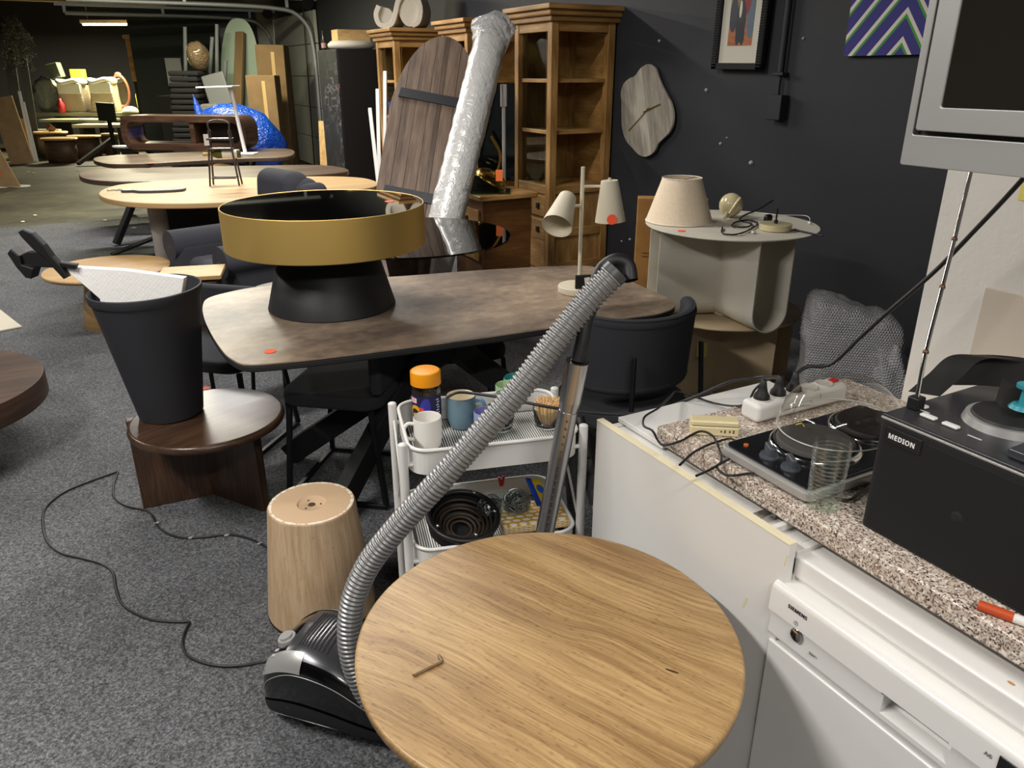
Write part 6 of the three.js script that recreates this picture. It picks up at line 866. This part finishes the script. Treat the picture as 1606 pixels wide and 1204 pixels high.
  const mr = thing('oval_mirror', 'oval mirror in a carved red brown frame on the bench', 'mirror', on(195, Y, 19.0), -YAW); add('frame', new THREE.TorusGeometry(0.25, 0.035, 10, 48).scale(0.75, 1.35, 1), mat(0x6a3f2a, 0.5), mr, [0, 0.42, 0]); add('glass', cyl(0.24, 0.24, 0.01, 40).rotateX(PI / 2).scale(0.75, 1.35, 1), M.mirror, mr, [0, 0.42, -0.01]); add('crest', new THREE.IcosahedronGeometry(0.07, 1).scale(1.2, 0.9, 0.5), mat(0x6a3f2a, 0.5), mr, [0, 0.78, 0]);
  const ms = thing('monitor', 'dark flat screen standing in front of the back bench', 'monitor', on(182, 0.0, 15.4), -YAW - 0.15); { const a = pt(164, 161, 15.4), b = pt(199, 190, 15.4), w = a.distanceTo(V(b.x, a.y, b.z)), h = a.y - b.y; add('screen', box(w, h, 0.04, 0.006), mat(0x25261f, 0.4), ms, [0, b.y + h / 2, 0], [0.05, 0, -0.05]); add('foot', box(0.06, b.y + 0.1, 0.05, 0.004), M.black, ms, [0, (b.y + 0.1) / 2, -0.04]); add('stand_base', box(0.3, 0.02, 0.22, 0.005), M.black, ms, [0, 0.011, -0.03]); }
  solo('black_jacket', 'black cloth heap on the bench by the wooden cupboard', 'cloth', new THREE.IcosahedronGeometry(0.26, 2).scale(0.8, 1.1, 0.7), mat(0x141414, 0.9), on(243, Y + 0.3, 18.6)); solo('white_wire', 'white wire loop lying on the low pale table', 'wire', new THREE.TorusGeometry(0.1, 0.01, 6, 24).rotateX(PI / 2).scale(1.4, 1, 0.6), M.white, on(136, pt(130, 187, 17.7).y + 0.012, 17.7));
  // low pieces on the concrete
  const low = (name, label, px, py0, w, py1, d, mm, cat, e = 2.4) => { const a = pt(px, py0, d), t = thing(name, label, cat, [a.x, 0, a.z], -YAW); add('block', metres(lathe([[0, 0], [w * 0.46, 0], [w * 0.5, a.y * 0.5], [w * 0.47, a.y], [0, a.y]], 14).scale(1, 1, 0.7), 0.6), mm, t); add('top', metres(lathe([[0, 0], [w * 0.56, 0], [w * 0.57, -0.05], [0, -0.05]], 18).scale(1, 1, 0.72), 0.6), M.oak, t, [0, a.y + 0.05, 0]); return t; };
  low('trunk_table', 'wavy edged tree trunk coffee table on the concrete floor', 93, 220, 0.62, 240, 15.9, M.darkMatte, 'coffee table'); low('trunk_table', 'wide tree trunk table behind the wavy one', 132, 216, 0.6, 232, 16.65, M.darkMatte, 'coffee table'); low('trunk_table', 'small tree stump stool beside the trunk tables', 172, 213, 0.3, 230, 16.5, M.darkMatte, 'stool'); low('trunk_table', 'low round wooden table near the white boards', 80, 210, 0.6, 220, 16.7, M.walnut, 'coffee table');
  solo('wood_offcut', 'small square wooden block on the round wooden table', 'block', box(0.13, 0.13, 0.13, 0.005), M.teakDark, pt(79, 201, 16.7), [0.3, 0.4, 0.75]); solo('board_stack', 'stack of white boards leaning behind the trunk tables', 'boards', box(0.72, 0.55, 0.12, 0.01), mat(0xc8c4a4, 0.6), on(72, 0.275, 17.05), [0, -YAW, 0]); solo('grey_case', 'grey plastic case under the benches', 'case', box(0.24, 0.26, 0.2, 0.03), mat(0x8a8a80, 0.5), on(190, 0.13, 14.6), [0, -YAW, 0]); solo('white_slab', 'thin white marble slab lying by the racetrack console', 'slab', slab(smooth([[-0.24, 0], [0, -0.12], [0.24, -0.02], [0.05, 0.12]], 6), 0.025, 0.004), M.white, on(204, 0.8, 10.4).setY(0.778), [0, -YAW, 0]);
  solo('fallen_beam', 'dark wooden beam lying slanted on the concrete floor', 'beam', plank(on(122, 0.04, 15.2), on(176, 0.45, 15.9), 0.09, 0.06), mat(0x2a2420, 0.7));
}
// left edge: posts, boards, dried branches, cardboard
{
  const post = (x0, y0, x1, y1, d, r, m, label, name = 'steel_post') => solo(name, label, 'post', plank(pt(x1, y1, d).setY(0.01), pt(x0, y0, d), r, r, 0.004), m);
  post(12, 70, 34, 230, 16.6, 0.18, mat(0x33352f, 0.6), 'thick dark steel post holding the dried branches'); post(36, 90, 56, 225, 17, 0.13, mat(0x3a3c36, 0.6), 'slim dark steel post next to the thick one'); post(30, 143, 46, 218, 15.9, 0.05, M.galv, 'thin grey rod leaning at the dark posts', 'thin_rod'); post(37, 160, 51, 218, 15.9, 0.04, M.galv, 'second thin grey rod leaning at the dark posts', 'thin_rod');
  const bd = (x0, y0, w, d, m, label, tilt = 0) => { const a = pt(x0, y0, d); return solo('leaning_board', label, 'board', metres(box(w, a.y, 0.03, 0.004), 0.8), m, [a.x, a.y / 2, a.z], [-0.05, -YAW, tilt]); };
  bd(6, 152, 0.46, 15.6, M.card, 'brown board leaning at the left posts', 0.12); bd(33, 186, 0.17, 16.2, M.plainwood, 'narrow yellow wooden board behind the brown one', 0.06);
  // dried olive branches
  const br = thing('dried_branches', 'dried grey green branches hanging from the dark post', 'branches'), tw = [], lv = [];
  for (let k = 0; k < 46; k++) { const s = pt(rr(2, 30), rr(20, 50), 16.0 + rr(-0.4, 0.2)), e = pt(rr(2, 52) + k * 0.2, rr(60, 118), 15.9 + rr(-0.6, 0.3)), m = s.clone().lerp(e, 0.5).add(V(rr(-0.08, 0.08), 0.05, rr(-0.1, 0.1))); tw.push(tube([s, m, e], 0.004, 8, 4)); const c = new THREE.QuadraticBezierCurve3(s, m, e); for (let q = 0; q < 26; q++) { const p = c.getPoint(rr(0.1, 1)); lv.push(new THREE.OctahedronGeometry(rr(0.018, 0.036), 0).scale(1, 0.3, 0.5).rotateX(rnd() * 6).rotateY(rnd() * 6).translate(p.x + rr(-0.05, 0.05), p.y + rr(-0.06, 0.04), p.z + rr(-0.05, 0.05))); } }
  add('twigs', merge(tw), M.twig, br); meta(add('leaves', merge(lv), M.leaf, br), null, null, null, 'stuff');
  // cardboard display with orange sticker
  const c = thing('cardboard_display', 'folded brown cardboard sheet with an orange sticker on the floor', 'cardboard', on(2, 0, 12.2), -YAW - 0.2); const s = new THREE.Shape([[-0.6, 0], [0.42, 0.02], [0.16, 0.46], [-0.02, 0.78], [-0.6, 0.84]].map(p => new THREE.Vector2(...p))); add('sheet', metres(new THREE.ExtrudeGeometry(s, { depth: 0.012, bevelEnabled: false }), 0.8), M.card, c, [-0.06, 0.003, 0], [-0.2, 0, 0]); sticker(c, 0.0, 0.2, -0.02, 0.03, [PI / 2 - 0.2, 0, 0]); solo('white_paper', 'crumpled white plastic sheet under the cardboard', 'sheet', slab(smooth([[-0.6, 0], [-0.2, -0.1], [0.3, -0.14], [0.36, 0.0], [0.1, 0.12], [-0.5, 0.16]], 5), 0.012, 0.003), M.bag, on(8, 0.013, 12.3), [0, -YAW, 0]);
  const LT = ['by the walnut table end', 'beside the cardboard sheet', 'near the carpet edge', 'below the oak table end', 'on the carpet strip under the oak table', 'in the middle of the bare concrete', 'close to the white plastic sheet'], LI = { k: 0 };
  for (const [px, py] of [[122, 268], [52, 272], [36, 348], [165, 346], [210, 358], [55, 338], [44, 270]]) solo('litter_scrap', 'small pale scrap of litter ' + LT[LI.k++], 'litter', new THREE.IcosahedronGeometry(0.025, 0).scale(1.4, 0.35, 1), mat(0xcac4b0, 0.8), atY(px, py, -0.001).setY(px > 150 && py > 340 ? 0.006 : 0.004), [0, px, 0]);
}
renderer.render(scene, camera);
